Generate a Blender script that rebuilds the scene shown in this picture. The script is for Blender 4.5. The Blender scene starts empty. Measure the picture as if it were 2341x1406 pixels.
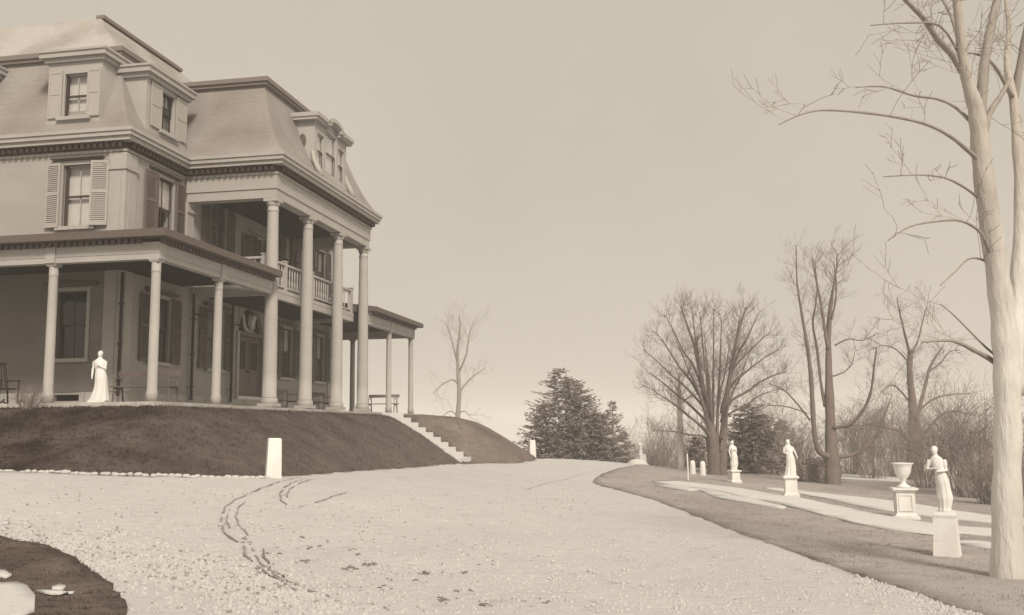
import bpy, bmesh, math, random
import numpy as np
from mathutils import Vector, Matrix, geometry

SC = bpy.context.scene
COL = SC.collection
EYE = 1.6                     # camera height above the drive at its feet
YAW, PITCH, ROLL = math.radians(10.804), math.radians(7.126), math.radians(-0.568)
FPX, CXP, CYP = 2230.27, 1170.5, 703.0

# ------------------------------------------------------------------ camera
cam_data = bpy.data.cameras.new('camera')
cam = bpy.data.objects.new('camera', cam_data)
COL.objects.link(cam)
cam_data.sensor_width = 36.0
cam_data.lens = 36.0 * FPX / 2341.0
cam_data.clip_start = 0.1
cam_data.clip_end = 6000
cam.matrix_world = Matrix.Translation((0, 0, EYE)) @ Matrix.Rotation(math.radians(90) + PITCH, 4, 'X') @ Matrix.Rotation(ROLL, 4, 'Z')
SC.camera = cam

# ------------------------------------------------------------------ sky and sun
SUN_EL, SUN_AZ = math.radians(40), math.radians(180 - 20)     # azimuth clockwise from +Y (view direction)
w = bpy.data.worlds.new('World')
SC.world = w
w.use_nodes = True
nt = w.node_tree
nt.nodes.clear()
out = nt.nodes.new('ShaderNodeOutputWorld')
bg = nt.nodes.new('ShaderNodeBackground')
sky = nt.nodes.new('ShaderNodeTexSky')
sky.sky_type = 'NISHITA'
sky.sun_disc = False
sky.sun_elevation = SUN_EL
sky.sun_rotation = SUN_AZ
sky.dust_density = 6.0
sky.air_density = 1.0
bw = nt.nodes.new('ShaderNodeRGBToBW')
mth = nt.nodes.new('ShaderNodeMath'); mth.operation = 'POWER'; mth.inputs[1].default_value = 0.12
mul = nt.nodes.new('ShaderNodeMix'); mul.data_type = 'RGBA'; mul.blend_type = 'MULTIPLY'; mul.inputs[0].default_value = 1.0
mul.inputs[7].default_value = (7.15, 6.40, 5.33, 1)          # the cream veil of cloud over the whole sky
nt.links.new(sky.outputs[0], bw.inputs[0])
nt.links.new(bw.outputs[0], mth.inputs[0])
nt.links.new(mth.outputs[0], mul.inputs[6])
tcs = nt.nodes.new('ShaderNodeTexCoord'); cl = nt.nodes.new('ShaderNodeTexNoise'); cl.inputs['Scale'].default_value = 2.6; cl.inputs['Detail'].default_value = 5
nt.links.new(tcs.outputs['Generated'], cl.inputs['Vector'])
clr = nt.nodes.new('ShaderNodeMapRange'); clr.inputs[1].default_value = .3; clr.inputs[2].default_value = .7; clr.inputs[3].default_value = .94; clr.inputs[4].default_value = 1.06
nt.links.new(cl.outputs[0], clr.inputs[0])
veil = nt.nodes.new('ShaderNodeMix'); veil.data_type = 'RGBA'; veil.blend_type = 'MULTIPLY'; veil.inputs[0].default_value = 1.0
nt.links.new(mul.outputs[2], veil.inputs[6]); nt.links.new(clr.outputs[0], veil.inputs[7])
nt.links.new(veil.outputs[2], bg.inputs[0])
bg.inputs[1].default_value = 0.075
nt.links.new(bg.outputs[0], out.inputs[0])

sun_data = bpy.data.lights.new('sun', 'SUN')
sun_data.energy = 3.3
sun_data.angle = math.radians(12)
sun_data.color = (1.0, 0.895, 0.775)
sun = bpy.data.objects.new('sun', sun_data)
COL.objects.link(sun)
sd = Vector((math.sin(SUN_AZ) * math.cos(SUN_EL), math.cos(SUN_AZ) * math.cos(SUN_EL), math.sin(SUN_EL)))
sun.rotation_euler = (-sd).to_track_quat('-Z', 'Y').to_euler()
sun.location = sd * 80

vs = SC.view_settings
vs.view_transform = 'Standard'
vs.look = 'None'
vs.exposure = 0.0
vs.gamma = 1.0
vs.use_curve_mapping = False
SC.cycles.max_bounces = 6
SC.cycles.diffuse_bounces = 1
SC.cycles.glossy_bounces = 2
SC.cycles.transparent_max_bounces = 12
SC.cycles.volume_bounces = 3
SC.cycles.use_denoising = True

# ------------------------------------------------------------------ frames of reference
SY, CY_ = math.sin(YAW), math.cos(YAW)
HROT = -YAW                    # house frame: local x = outward (w), local y = away along the front (u)

def h2w(u, wv, z):
    return (u * SY + wv * CY_, u * CY_ - wv * SY, z + EYE)

def w2h(X, Y):
    return X * SY + Y * CY_, X * CY_ - Y * SY

def ray(px, py):
    xi, yi = (px - CXP) / FPX, (py - CYP) / FPX
    c, s = math.cos(ROLL), math.sin(ROLL)
    xc, yc = xi * c + yi * s, -xi * s + yi * c
    return (xc, math.cos(PITCH) + yc * math.sin(PITCH), math.sin(PITCH) - yc * math.cos(PITCH))

def at(px, py, Y):
    """world point seen in that direction at Y metres ahead"""
    r = ray(px, py)
    return Vector((r[0] * Y / r[1], Y, r[2] * Y / r[1] + EYE))

# ------------------------------------------------------------------ terrain
_cp = []
for u, wv, z in ((16.5, -13, -.71), (16.5, -10.3, -.78), (17.5, -9.1, -.85), (20.6, -9, -1.03), (25.1, -9, -1.08), (34.2, -9, -1.22),
                 (37, -9.6, -1.3), (45.3, -8, -1.39), (16.5, -20, -.55), (16.5, -30, -.4), (50, -14, -1.7), (52, -25, -2.0)):
    p = h2w(u, wv, z); _cp.append((p[0], p[1], z))
for p in ((0, 0, -1.6), (0, 8.7, -1.6), (-4.6, 9, -1.46), (-7.2, 14, -1.22), (4.3, 8.5, -1.68), (-8, 0, -1.5), (8, 0, -1.75), (0, -20, -1.7), (-25, -10, -1.0), (25, -10, -2.2),
          (2.63, 33, -1.79), (3.15, 22, -1.63), (3.47, 17, -1.69), (3.95, 12.5, -1.75), (5.8, 13.4, -1.8), (7.88, 20, -1.89), (6.98, 25, -1.80),
          (8.12, 36.5, -2.02), (7.47, 58, -2.19), (14.19, 44, -2.61), (9.78, 48, -2.37), (21, 52, -2.75), (14.7, 30, -2.61), (9.93, 36, -2.30),
          (0.63, 46, -1.39), (2.79, 50, -1.53), (5.21, 52, -1.75), (7.27, 54, -2.09), (0, 60, -2.6), (5, 64, -2.9), (-15, 60, -2.5), (15, 66, -3.3), (30, 40, -3.3), (40, 15, -3.2),
          (-40, 30, -.3), (-40, 60, -2)):
    _cp.append(p)
_cp = np.array(_cp, float)

def _phi(r2):
    return 0.5 * r2 * np.log(r2 + 1e-9)

_n = len(_cp)
_d2 = ((_cp[:, None, :2] - _cp[None, :, :2]) ** 2).sum(-1)
_A = np.zeros((_n + 3, _n + 3))
_A[:_n, :_n] = _phi(_d2) + np.eye(_n) * 6.0
_A[:_n, _n] = 1; _A[:_n, _n + 1:] = _cp[:, :2]
_A[_n, :_n] = 1; _A[_n + 1:, :_n] = _cp[:, :2].T
_sol = np.linalg.solve(_A, np.concatenate([_cp[:, 2], np.zeros(3)]))

def base_z(X, Y):
    X = np.asarray(X, float); Y = np.asarray(Y, float)
    xx = np.clip(X, -45, 45); yy = np.clip(Y, -25, 68)
    sh = xx.shape
    xf, yf = xx.ravel(), yy.ravel()
    z = np.empty_like(xf)
    for i in range(0, len(xf), 20000):
        a, b = xf[i:i + 20000], yf[i:i + 20000]
        r2 = (a[:, None] - _cp[:, 0]) ** 2 + (b[:, None] - _cp[:, 1]) ** 2
        z[i:i + 20000] = _phi(r2) @ _sol[:_n] + _sol[_n] + _sol[_n + 1] * a + _sol[_n + 2] * b
    z = z.reshape(sh)
    d = np.sqrt(np.maximum(0, np.abs(X) - 30) ** 2 + np.maximum(0, Y - 58) ** 2 + np.maximum(0, -Y - 25) ** 2)
    return z - 16 * (1 - np.exp(-d / 110.0)) - 0.9 * (1 - np.exp(-d / 9.0))

TERR_Z = 0.60
def bank_t(X, Y):
    u, wv = w2h(X, Y)
    far = np.clip((u - 38.8) / 2.2, 0, 1)
    edge = -12.35 + far * 1.7
    a = np.maximum(0, np.maximum((20.6 - u) / 4.1, (u - 44.2) / 2.6))
    b = np.maximum(0, (wv - edge) / 3.35)
    return np.sqrt(a * a + b * b)

def height(X, Y):
    X = np.asarray(X, float); Y = np.asarray(Y, float)
    g = base_z(X, Y)
    t = np.clip(bank_t(X, Y), 0, 1)
    s = t - .13
    f = (np.sqrt(s * s + .012) + s) / 2
    f0 = (math.sqrt(.13 ** 2 + .012) - .13) / 2
    f1 = (math.sqrt(.87 ** 2 + .012) + .87) / 2
    f = (f - f0) / (f1 - f0)
    u, wv = w2h(X, Y)
    tz = TERR_Z - .22 * np.clip((u - 40) / 4, 0, 1)
    z = tz + (g - tz) * f
    cut = np.clip((u - 36.75) / .15, 0, 1) * np.clip((38.85 - u) / .15, 0, 1) * np.clip((wv + 12.5) / .2, 0, 1) * np.clip((-9.2 - wv) / .4, 0, 1)
    return z - .45 * cut + EYE

def hz(x, y):
    return float(height(np.array([x]), np.array([y]))[0])

def ground_at(px, py):
    """where the line of sight meets the ground"""
    r = ray(px, py)
    ys = np.concatenate([np.arange(3, 70, .05)])
    xs = ys * r[0] / r[1]; zs = ys * r[2] / r[1] + EYE
    hh = height(xs, ys)
    below = np.where(zs < hh)[0]
    i = below[0] if len(below) else len(ys) - 1
    return (float(xs[i]), float(ys[i]))

# ------------------------------------------------------------------ materials
MATS = {}
ALB = .77          # overall albedo level: winter light on weathered paint, stone and dead grass
def mat(name, base, rough=.85, var=.0, scale=6.0, bump=0.0, bscale=40.0, second=None, sscale=1.2, samount=.5, detail=6.0, spec=.3, stretch=None):
    """procedural material: base colour mottled by two noises (second = colour of the blotches), bump from noise"""
    if name in MATS: return MATS[name]
    base = tuple(c * ALB for c in base); second = tuple(c * ALB for c in second) if second else None
    m = bpy.data.materials.new(name); m.use_nodes = True
    t = m.node_tree; b = t.nodes['Principled BSDF']
    b.inputs['Roughness'].default_value = rough
    b.inputs['Specular IOR Level'].default_value = spec
    tc = t.nodes.new('ShaderNodeTexCoord')
    vec = tc.outputs['Object']
    if stretch:
        mp = t.nodes.new('ShaderNodeMapping'); mp.inputs['Scale'].default_value = stretch
        t.links.new(vec, mp.inputs[0]); vec = mp.outputs[0]
    n1 = t.nodes.new('ShaderNodeTexNoise'); n1.inputs['Scale'].default_value = scale; n1.inputs['Detail'].default_value = detail; n1.inputs['Roughness'].default_value = .65
    t.links.new(vec, n1.inputs['Vector'])
    r1 = t.nodes.new('ShaderNodeMapRange')
    r1.inputs[1].default_value = .25; r1.inputs[2].default_value = .75
    r1.inputs[3].default_value = 1 - var; r1.inputs[4].default_value = 1 + var
    t.links.new(n1.outputs[0], r1.inputs[0])
    col = t.nodes.new('ShaderNodeMix'); col.data_type = 'RGBA'; col.blend_type = 'MULTIPLY'; col.inputs[0].default_value = 1
    if second:
        n2 = t.nodes.new('ShaderNodeTexNoise'); n2.inputs['Scale'].default_value = sscale; n2.inputs['Detail'].default_value = 5
        t.links.new(vec, n2.inputs['Vector'])
        rr = t.nodes.new('ShaderNodeMapRange'); rr.inputs[1].default_value = .5 - .12; rr.inputs[2].default_value = .5 + .22
        rr.inputs[3].default_value = 0; rr.inputs[4].default_value = samount
        t.links.new(n2.outputs[0], rr.inputs[0])
        mx = t.nodes.new('ShaderNodeMix'); mx.data_type = 'RGBA'
        mx.inputs[6].default_value = (*base, 1); mx.inputs[7].default_value = (*second, 1)
        t.links.new(rr.outputs[0], mx.inputs[0])
        t.links.new(mx.outputs[2], col.inputs[6])
    else:
        col.inputs[6].default_value = (*base, 1)
    t.links.new(r1.outputs[0], col.inputs[7])
    t.links.new(col.outputs[2], b.inputs['Base Color'])
    if bump:
        n3 = t.nodes.new('ShaderNodeTexNoise'); n3.inputs['Scale'].default_value = bscale; n3.inputs['Detail'].default_value = 5
        t.links.new(vec, n3.inputs['Vector'])
        bp = t.nodes.new('ShaderNodeBump'); bp.inputs['Strength'].default_value = bump; bp.inputs['Distance'].default_value = .03
        t.links.new(n3.outputs[0], bp.inputs['Height'])
        t.links.new(bp.outputs[0], b.inputs['Normal'])
    MATS[name] = m
    return m

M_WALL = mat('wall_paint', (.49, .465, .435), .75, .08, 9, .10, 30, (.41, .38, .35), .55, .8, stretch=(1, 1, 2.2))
M_WALLD = mat('porch_shaded_paint', (.30, .272, .248), .75, .10, 9, .12, 30, (.22, .193, .172), .6, .85, stretch=(1, 1, 2.2))  # darker copy of the wall paint; porch shade is put into its colour
M_TRIM = mat('trim_paint', (.56, .535, .50), .7, .07, 10, .08, 40, (.45, .415, .38), .9, .6)
M_SLATE = mat('roof_slate', (.43, .40, .37), .8, .13, 16, .35, 28, (.25, .21, .185), .45, .85)
def courses(m, pitch, strength, color=0.0):
    t = m.node_tree; b = t.nodes['Principled BSDF']; tc = t.nodes.new('ShaderNodeTexCoord'); sp = t.nodes.new('ShaderNodeSeparateXYZ'); t.links.new(tc.outputs['Object'], sp.inputs[0])
    dv = t.nodes.new('ShaderNodeMath'); dv.operation = 'DIVIDE'; dv.inputs[1].default_value = pitch; t.links.new(sp.outputs[2], dv.inputs[0])
    fr = t.nodes.new('ShaderNodeMath'); fr.operation = 'FRACT'; t.links.new(dv.outputs[0], fr.inputs[0])
    bp = t.nodes.new('ShaderNodeBump'); bp.invert = True; bp.inputs['Strength'].default_value = strength; bp.inputs['Distance'].default_value = .03; t.links.new(fr.outputs[0], bp.inputs['Height'])
    if b.inputs['Normal'].links: t.links.new(b.inputs['Normal'].links[0].from_socket, bp.inputs['Normal'])
    t.links.new(bp.outputs[0], b.inputs['Normal'])
courses(M_WALL, .125, .3); courses(M_WALLD, .125, .3); courses(M_SLATE, .19, .5)
M_TIN = mat('tin_roof', (.56, .535, .50), .6, .10, 8, .1, 20, (.22, .17, .13), .7, .6)
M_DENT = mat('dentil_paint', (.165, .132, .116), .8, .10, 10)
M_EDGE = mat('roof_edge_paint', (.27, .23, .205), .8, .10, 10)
M_DARKD = mat('dentil_shadow_brown', (.065, .043, .036), .85, .10, 10)  # soffit shade is put into the colour of dentils and bed moulding
M_SHUT = mat('shutter_paint', (.19, .146, .126), .75, .12, 14, .1, 60)
M_SHUTP = mat('sunlit_shutter_paint', (.54, .505, .465), .75, .10, 14, .1, 60)  # lighter copy of the shutter paint; sunlight is put into its colour
M_DOOR = mat('door_wood', (.21, .168, .143), .6, .14, 9, .1, 30)
M_SASH = mat('sash_paint', (.075, .047, .036), .6, .1, 12)
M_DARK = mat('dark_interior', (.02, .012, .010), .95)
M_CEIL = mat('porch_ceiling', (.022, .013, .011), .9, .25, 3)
M_STONE = mat('foundation_stone', (.66, .64, .60), .85, .12, 7, .3, 25, (.40, .34, .27), 1.3, .7)
M_STEP = mat('step_stone', (.95, .94, .91), .85, .05, 8, .2, 25)
M_IRON = mat('dark_iron', (.045, .026, .021), .6, .1, 12)
M_BLIND = mat('linen_blind', (.84, .82, .77), .9, .05, 5)
M_MARBLE = mat('white_marble', (1.05, 1.04, 1.0), .7, .05, 9, .05, 30, (.84, .81, .76), 3.2, .7, stretch=(1, 1, .45))
M_BENCH = mat('bench_wood', (.175, .142, .124), .8, .15, 12)
M_BENCHP = mat('pale_bench_wood', (.30, .26, .23), .8, .15, 12)
M_BARK = mat('bark', (.255, .205, .18), .95, .25, 9, .6, 22, stretch=(1, 1, .3))
M_BARKG = mat('grey_bark', (.44, .39, .345), .95, .22, 9, .5, 22, stretch=(1, 1, .3))
M_BARKW = mat('pale_bark', (.84, .82, .77), .9, .10, 7, .6, 20, (.60, .565, .52), 1.6, .7, stretch=(1, 1, .35))
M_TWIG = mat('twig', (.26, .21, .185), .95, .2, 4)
M_TWIGP = mat('pale_twig', (.42, .37, .325), .95, .2, 4)  # paler twig copy; distance haze and flare are put into the colour
M_NEEDLE = mat('conifer_needles', (.42, .352, .32), .95, .35, 1.7)
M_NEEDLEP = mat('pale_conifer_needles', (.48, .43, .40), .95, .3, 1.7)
M_BRUSH = mat('brush_twigs', (.335, .285, .255), .95, .3, 2)
M_MUD = mat('wet_mud', (.255, .228, .20), .85, .3, 14, .5, 40)
M_MUDL = mat('drying_mud', (.40, .365, .33), .9, .3, 9, .4, 40)

def flare_bark():
    """bright flare put into the colour of the lower trunk, grey bark higher up"""
    m = mat('flare_bark', (.95, .925, .87), .92, .12, 9, 1.0, 16, (.62, .58, .535), 2.2, .8, stretch=(1, 1, .22))
    t = m.node_tree; b = t.nodes['Principled BSDF']; src = b.inputs['Base Color'].links[0].from_socket
    tc = t.nodes.new('ShaderNodeTexCoord'); sp = t.nodes.new('ShaderNodeSeparateXYZ'); t.links.new(tc.outputs['Object'], sp.inputs[0])
    nz = t.nodes.new('ShaderNodeTexNoise'); nz.inputs['Scale'].default_value = 3.0; t.links.new(tc.outputs['Object'], nz.inputs['Vector'])
    ad = t.nodes.new('ShaderNodeMath'); ad.operation = 'MULTIPLY_ADD'; ad.inputs[1].default_value = 2.2; t.links.new(nz.outputs[0], ad.inputs[0]); t.links.new(sp.outputs[2], ad.inputs[2])
    mr = t.nodes.new('ShaderNodeMapRange'); mr.inputs[1].default_value = 3.6; mr.inputs[2].default_value = 6.4; mr.inputs[3].default_value = 0; mr.inputs[4].default_value = 1
    t.links.new(ad.outputs[0], mr.inputs[0])
    mx = t.nodes.new('ShaderNodeMix'); mx.data_type = 'RGBA'; mx.blend_type = 'MULTIPLY'; mx.inputs[7].default_value = (.72, .68, .65, 1)
    t.links.new(mr.outputs[0], mx.inputs[0]); t.links.new(src, mx.inputs[6]); t.links.new(mx.outputs[2], b.inputs['Base Color'])
    return m
M_BARKF = flare_bark()
M_BARKL = mat('light_grey_bark', (.43, .385, .345), .95, .15, 9, .5, 22, stretch=(1, 1, .3))  # paler bark copy for flared limbs and far tree; haze is in the colour

def bleached_near_drive(m):
    t = m.node_tree; b = t.nodes['Principled BSDF']; src = b.inputs['Base Color'].links[0].from_socket
    g = t.nodes.new('ShaderNodeNewGeometry'); sp = t.nodes.new('ShaderNodeSeparateXYZ'); t.links.new(g.outputs['Position'], sp.inputs[0])
    nz = t.nodes.new('ShaderNodeTexNoise'); nz.inputs['Scale'].default_value = 1.1; nz.inputs['Detail'].default_value = 6; t.links.new(g.outputs['Position'], nz.inputs['Vector'])
    ad = t.nodes.new('ShaderNodeMath'); ad.operation = 'MULTIPLY_ADD'; ad.inputs[1].default_value = 5.0; t.links.new(nz.outputs[0], ad.inputs[0]); t.links.new(sp.outputs[1], ad.inputs[2])
    mr = t.nodes.new('ShaderNodeMapRange'); mr.inputs[1].default_value = 17.0; mr.inputs[2].default_value = 11.0; mr.inputs[3].default_value = 0; mr.inputs[4].default_value = .7
    t.links.new(ad.outputs[0], mr.inputs[0])
    mx = t.nodes.new('ShaderNodeMix'); mx.data_type = 'RGBA'; mx.inputs[7].default_value = (.44, .415, .395, 1)
    t.links.new(mr.outputs[0], mx.inputs[0]); t.links.new(src, mx.inputs[6]); t.links.new(mx.outputs[2], b.inputs['Base Color'])

def glass_mat():
    m = bpy.data.materials.new('window_glass'); m.use_nodes = True
    t = m.node_tree; t.nodes.clear()
    o = t.nodes.new('ShaderNodeOutputMaterial')
    lw = t.nodes.new('ShaderNodeLayerWeight'); lw.inputs[0].default_value = .5
    pw = t.nodes.new('ShaderNodeMath'); pw.operation = 'POWER'; pw.inputs[1].default_value = 3.2
    fr = t.nodes.new('ShaderNodeMath'); fr.operation = 'MULTIPLY_ADD'; fr.inputs[1].default_value = .85; fr.inputs[2].default_value = .045
    t.links.new(lw.outputs['Facing'], pw.inputs[0]); t.links.new(pw.outputs[0], fr.inputs[0])
    gl = t.nodes.new('ShaderNodeBsdfGlossy'); gl.inputs['Roughness'].default_value = .04
    gl.inputs['Color'].default_value = (.95, .95, .95, 1)
    tr = t.nodes.new('ShaderNodeBsdfTransparent'); tr.inputs[0].default_value = (.95, .95, .94, 1)
    mx = t.nodes.new('ShaderNodeMixShader')
    nz = t.nodes.new('ShaderNodeTexNoise'); nz.inputs['Scale'].default_value = 1.5
    bp = t.nodes.new('ShaderNodeBump'); bp.inputs['Strength'].default_value = .12; bp.inputs['Distance'].default_value = .05
    tc = t.nodes.new('ShaderNodeTexCoord')
    t.links.new(tc.outputs['Object'], nz.inputs['Vector']); t.links.new(nz.outputs[0], bp.inputs['Height']); t.links.new(bp.outputs[0], gl.inputs['Normal'])
    t.links.new(fr.outputs[0], mx.inputs[0]); t.links.new(tr.outputs[0], mx.inputs[1]); t.links.new(gl.outputs[0], mx.inputs[2])
    t.links.new(mx.outputs[0], o.inputs[0])
    return m
M_GLASS = glass_mat()

def ground_mat(name, c1, c2, c3, s1, s2, bump, bscale, lo=.42, hi=.62):
    """three-colour ground: c1/c2 by a mid-scale noise, speckled with c3"""
    c1, c2, c3 = (tuple(c * ALB for c in q) for q in (c1, c2, c3))
    m = bpy.data.materials.new(name); m.use_nodes = True
    t = m.node_tree; b = t.nodes['Principled BSDF']
    b.inputs['Roughness'].default_value = .95; b.inputs['Specular IOR Level'].default_value = .1
    g = t.nodes.new('ShaderNodeNewGeometry')
    def noise(sc, det=6, rough=.6):
        n = t.nodes.new('ShaderNodeTexNoise'); n.inputs['Scale'].default_value = sc; n.inputs['Detail'].default_value = det; n.inputs['Roughness'].default_value = rough
        t.links.new(g.outputs['Position'], n.inputs['Vector']); return n
    def rng_(n, a, bb, c=0., d=1.):
        r = t.nodes.new('ShaderNodeMapRange'); r.inputs[1].default_value = a; r.inputs[2].default_value = bb; r.inputs[3].default_value = c; r.inputs[4].default_value = d
        t.links.new(n.outputs[0], r.inputs[0]); return r
    m1 = t.nodes.new('ShaderNodeMix'); m1.data_type = 'RGBA'
    m1.inputs[6].default_value = (*c1, 1); m1.inputs[7].default_value = (*c2, 1)
    t.links.new(rng_(noise(s1), .35, .65).outputs[0], m1.inputs[0])
    m2 = t.nodes.new('ShaderNodeMix'); m2.data_type = 'RGBA'
    m2.inputs[7].default_value = (*c3, 1)
    t.links.new(m1.outputs[2], m2.inputs[6])
    t.links.new(rng_(noise(s2, 4, .7), lo, hi).outputs[0], m2.inputs[0])
    t.links.new(m2.outputs[2], b.inputs['Base Color'])
    nb = noise(bscale, 6, .7)
    bp = t.nodes.new('ShaderNodeBump'); bp.inputs['Strength'].default_value = bump; bp.inputs['Distance'].default_value = .05
    t.links.new(nb.outputs[0], bp.inputs['Height']); t.links.new(bp.outputs[0], b.inputs['Normal'])
    return m

M_GRASS = ground_mat('winter_turf', (.038, .026, .023), (.16, .122, .107), (.028, .019, .016), .9, 6.5, .9, 16, .5, .68)
def haze_towards_steps(m):
    """turf dark by the corner post, lightening towards the steps: haze put into the colour"""
    t = m.node_tree; b = t.nodes['Principled BSDF']; src = b.inputs['Base Color'].links[0].from_socket
    g = t.nodes.new('ShaderNodeNewGeometry'); sp = t.nodes.new('ShaderNodeSeparateXYZ'); t.links.new(g.outputs['Position'], sp.inputs[0])
    nz = t.nodes.new('ShaderNodeTexNoise'); nz.inputs['Scale'].default_value = .8; t.links.new(g.outputs['Position'], nz.inputs['Vector'])
    ad = t.nodes.new('ShaderNodeMath'); ad.operation = 'MULTIPLY_ADD'; ad.inputs[1].default_value = 3.0; t.links.new(nz.outputs[0], ad.inputs[0]); t.links.new(sp.outputs[0], ad.inputs[2])
    mr = t.nodes.new('ShaderNodeMapRange'); mr.inputs[1].default_value = -8.0; mr.inputs[2].default_value = 0.5; mr.inputs[3].default_value = 0; mr.inputs[4].default_value = .72
    t.links.new(ad.outputs[0], mr.inputs[0])
    mx = t.nodes.new('ShaderNodeMix'); mx.data_type = 'RGBA'; mx.inputs[7].default_value = (.235, .195, .176, 1)
    t.links.new(mr.outputs[0], mx.inputs[0]); t.links.new(src, mx.inputs[6]); t.links.new(mx.outputs[2], b.inputs['Base Color'])
haze_towards_steps(M_GRASS)
M_LAWN = ground_mat('frosted_lawn', (.45, .405, .385), (.57, .53, .505), (.33, .288, .268), .35, 4.0, .6, 14, .5, .75)
bleached_near_drive(M_LAWN)
M_FBANK = ground_mat('far_bank_turf', (.20, .158, .137), (.30, .25, .222), (.15, .113, .097), .6, 5.0, .7, 14, .5, .75)
M_ISLAND = ground_mat('island_turf', (.15, .113, .097), (.25, .205, .178), (.085, .06, .051), .7, 6.0, .9, 16, .5, .7)
M_DRIVE = ground_mat('gravel_drive', (.715, .705, .685), (.765, .755, .735), (.58, .56, .535), .6, 3.4, .9, 7, .56, .78)
M_FIELD = ground_mat('hazed_field', (.62, .61, .58), (.68, .67, .64), (.45, .41, .37), .03, .2, .2, 2, .55, .8)  # far ground kept pale; distance haze is put into the colour
M_PATH = ground_mat('pale_gravel_path', (.80, .79, .765), (.84, .83, .805), (.70, .69, .66), .8, 3.0, .3, 12, .62, .8)
M_SNOW = ground_mat('old_snow', (.76, .755, .73), (.79, .785, .76), (.70, .69, .66), 1.2, 6, .3, 10, .6, .8)

# ------------------------------------------------------------------ mesh helpers
class MB:
    def __init__(s): s.v = []; s.f = []
    def add(s, vs_, fs):
        o = len(s.v); s.v.extend(vs_); s.f.extend([tuple(i + o for i in f) for f in fs])
    def box(s, x0, x1, y0, y1, z0, z1):
        if x0 > x1: x0, x1 = x1, x0
        if y0 > y1: y0, y1 = y1, y0
        if z0 > z1: z0, z1 = z1, z0
        s.add([(x0, y0, z0), (x1, y0, z0), (x1, y1, z0), (x0, y1, z0), (x0, y0, z1), (x1, y0, z1), (x1, y1, z1), (x0, y1, z1)],
              [(0, 3, 2, 1), (4, 5, 6, 7), (0, 1, 5, 4), (1, 2, 6, 5), (2, 3, 7, 6), (3, 0, 4, 7)])
    def frustum(s, cx, cy, a0, a1, z0, z1, b0=None, b1=None):
        """square-section prism with half sizes a0 (bottom) a1 (top)"""
        b0 = a0 if b0 is None else b0; b1 = a1 if b1 is None else b1
        s.add([(cx - a0, cy - b0, z0), (cx + a0, cy - b0, z0), (cx + a0, cy + b0, z0), (cx - a0, cy + b0, z0),
               (cx - a1, cy - b1, z1), (cx + a1, cy - b1, z1), (cx + a1, cy + b1, z1), (cx - a1, cy + b1, z1)],
              [(0, 3, 2, 1), (4, 5, 6, 7), (0, 1, 5, 4), (1, 2, 6, 5), (2, 3, 7, 6), (3, 0, 4, 7)])
    def lathe(s, prof, n=20, cx=0, cy=0, sy=1.0):
        vs_, fs = [], []
        for r, z in prof:
            for k in range(n):
                a = 2 * math.pi * k / n
                vs_.append((cx + r * math.cos(a), cy + r * math.sin(a) * sy, z))
        for i in range(len(prof) - 1):
            for k in range(n):
                a, b = i * n + k, i * n + (k + 1) % n
                fs.append((a, b, b + n, a + n))
        fs.append(tuple(range(n - 1, -1, -1))); fs.append(tuple((len(prof) - 1) * n + k for k in range(n)))
        s.add(vs_, fs)
    def tube(s, pts, rad, n=5):
        pts = [Vector(p) for p in pts]
        vs_, fs = [], []
        up = Vector((.31, .17, .93))
        for i, p in enumerate(pts):
            d = (pts[min(i + 1, len(pts) - 1)] - pts[max(i - 1, 0)])
            if d.length < 1e-9: d = Vector((0, 0, 1))
            d.normalize()
            x = d.cross(up)
            if x.length < .15: x = d.cross(Vector((1, 0, 0)))
            x.normalize(); y = d.cross(x)
            r = rad[i] if hasattr(rad, '__len__') else rad
            for k in range(n):
                a = 2 * math.pi * k / n
                q = p + x * (r * math.cos(a)) + y * (r * math.sin(a))
                vs_.append((q.x, q.y, q.z))
        for i in range(len(pts) - 1):
            for k in range(n):
                a, b = i * n + k, i * n + (k + 1) % n
                fs.append((a, b, b + n, a + n))
        fs.append(tuple(range(n - 1, -1, -1))); fs.append(tuple((len(pts) - 1) * n + k for k in range(n)))
        s.add(vs_, fs)
    def ball(s, c, r, n=10, m=7):
        rx, ry, rz = r if hasattr(r, '__len__') else (r, r, r)
        prof = []
        vs_, fs = [], []
        for i in range(m + 1):
            t = math.pi * i / m
            for k in range(n):
                a = 2 * math.pi * k / n
                vs_.append((c[0] + rx * math.sin(t) * math.cos(a), c[1] + ry * math.sin(t) * math.sin(a), c[2] - rz * math.cos(t)))
        for i in range(m):
            for k in range(n):
                a, b = i * n + k, i * n + (k + 1) % n
                fs.append((a, b, b + n, a + n))
        s.add(vs_, fs)
    def mesh(s, name, m, smooth=False):
        me = bpy.data.meshes.new(name)
        me.from_pydata(s.v, [], s.f); me.update()
        if m is not None: me.materials.append(m)
        if smooth: me.shade_smooth()
        return me

def link(name, data, parent=None, loc=(0, 0, 0), rz=0.0, **props):
    o = bpy.data.objects.new(name, data)
    COL.objects.link(o)
    if parent is not None: o.parent = parent
    o.location = loc; o.rotation_euler = (0, 0, rz)
    for k, v in props.items(): o[k] = v
    return o

def thing(name, label, cat, loc, rz=0.0, group=None, data=None):
    o = link(name, data, None, loc, rz, label=label, category=cat)
    if group: o['group'] = group
    return o

def part(name, mb, m, parent, loc=(0, 0, 0), smooth=False, **props):
    return link(name, mb.mesh(name, m, smooth), parent, loc, 0, **props)

def setting(name, me, **props):
    return link(name, me, None, kind=props.pop('kind', 'structure'), **props)

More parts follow.
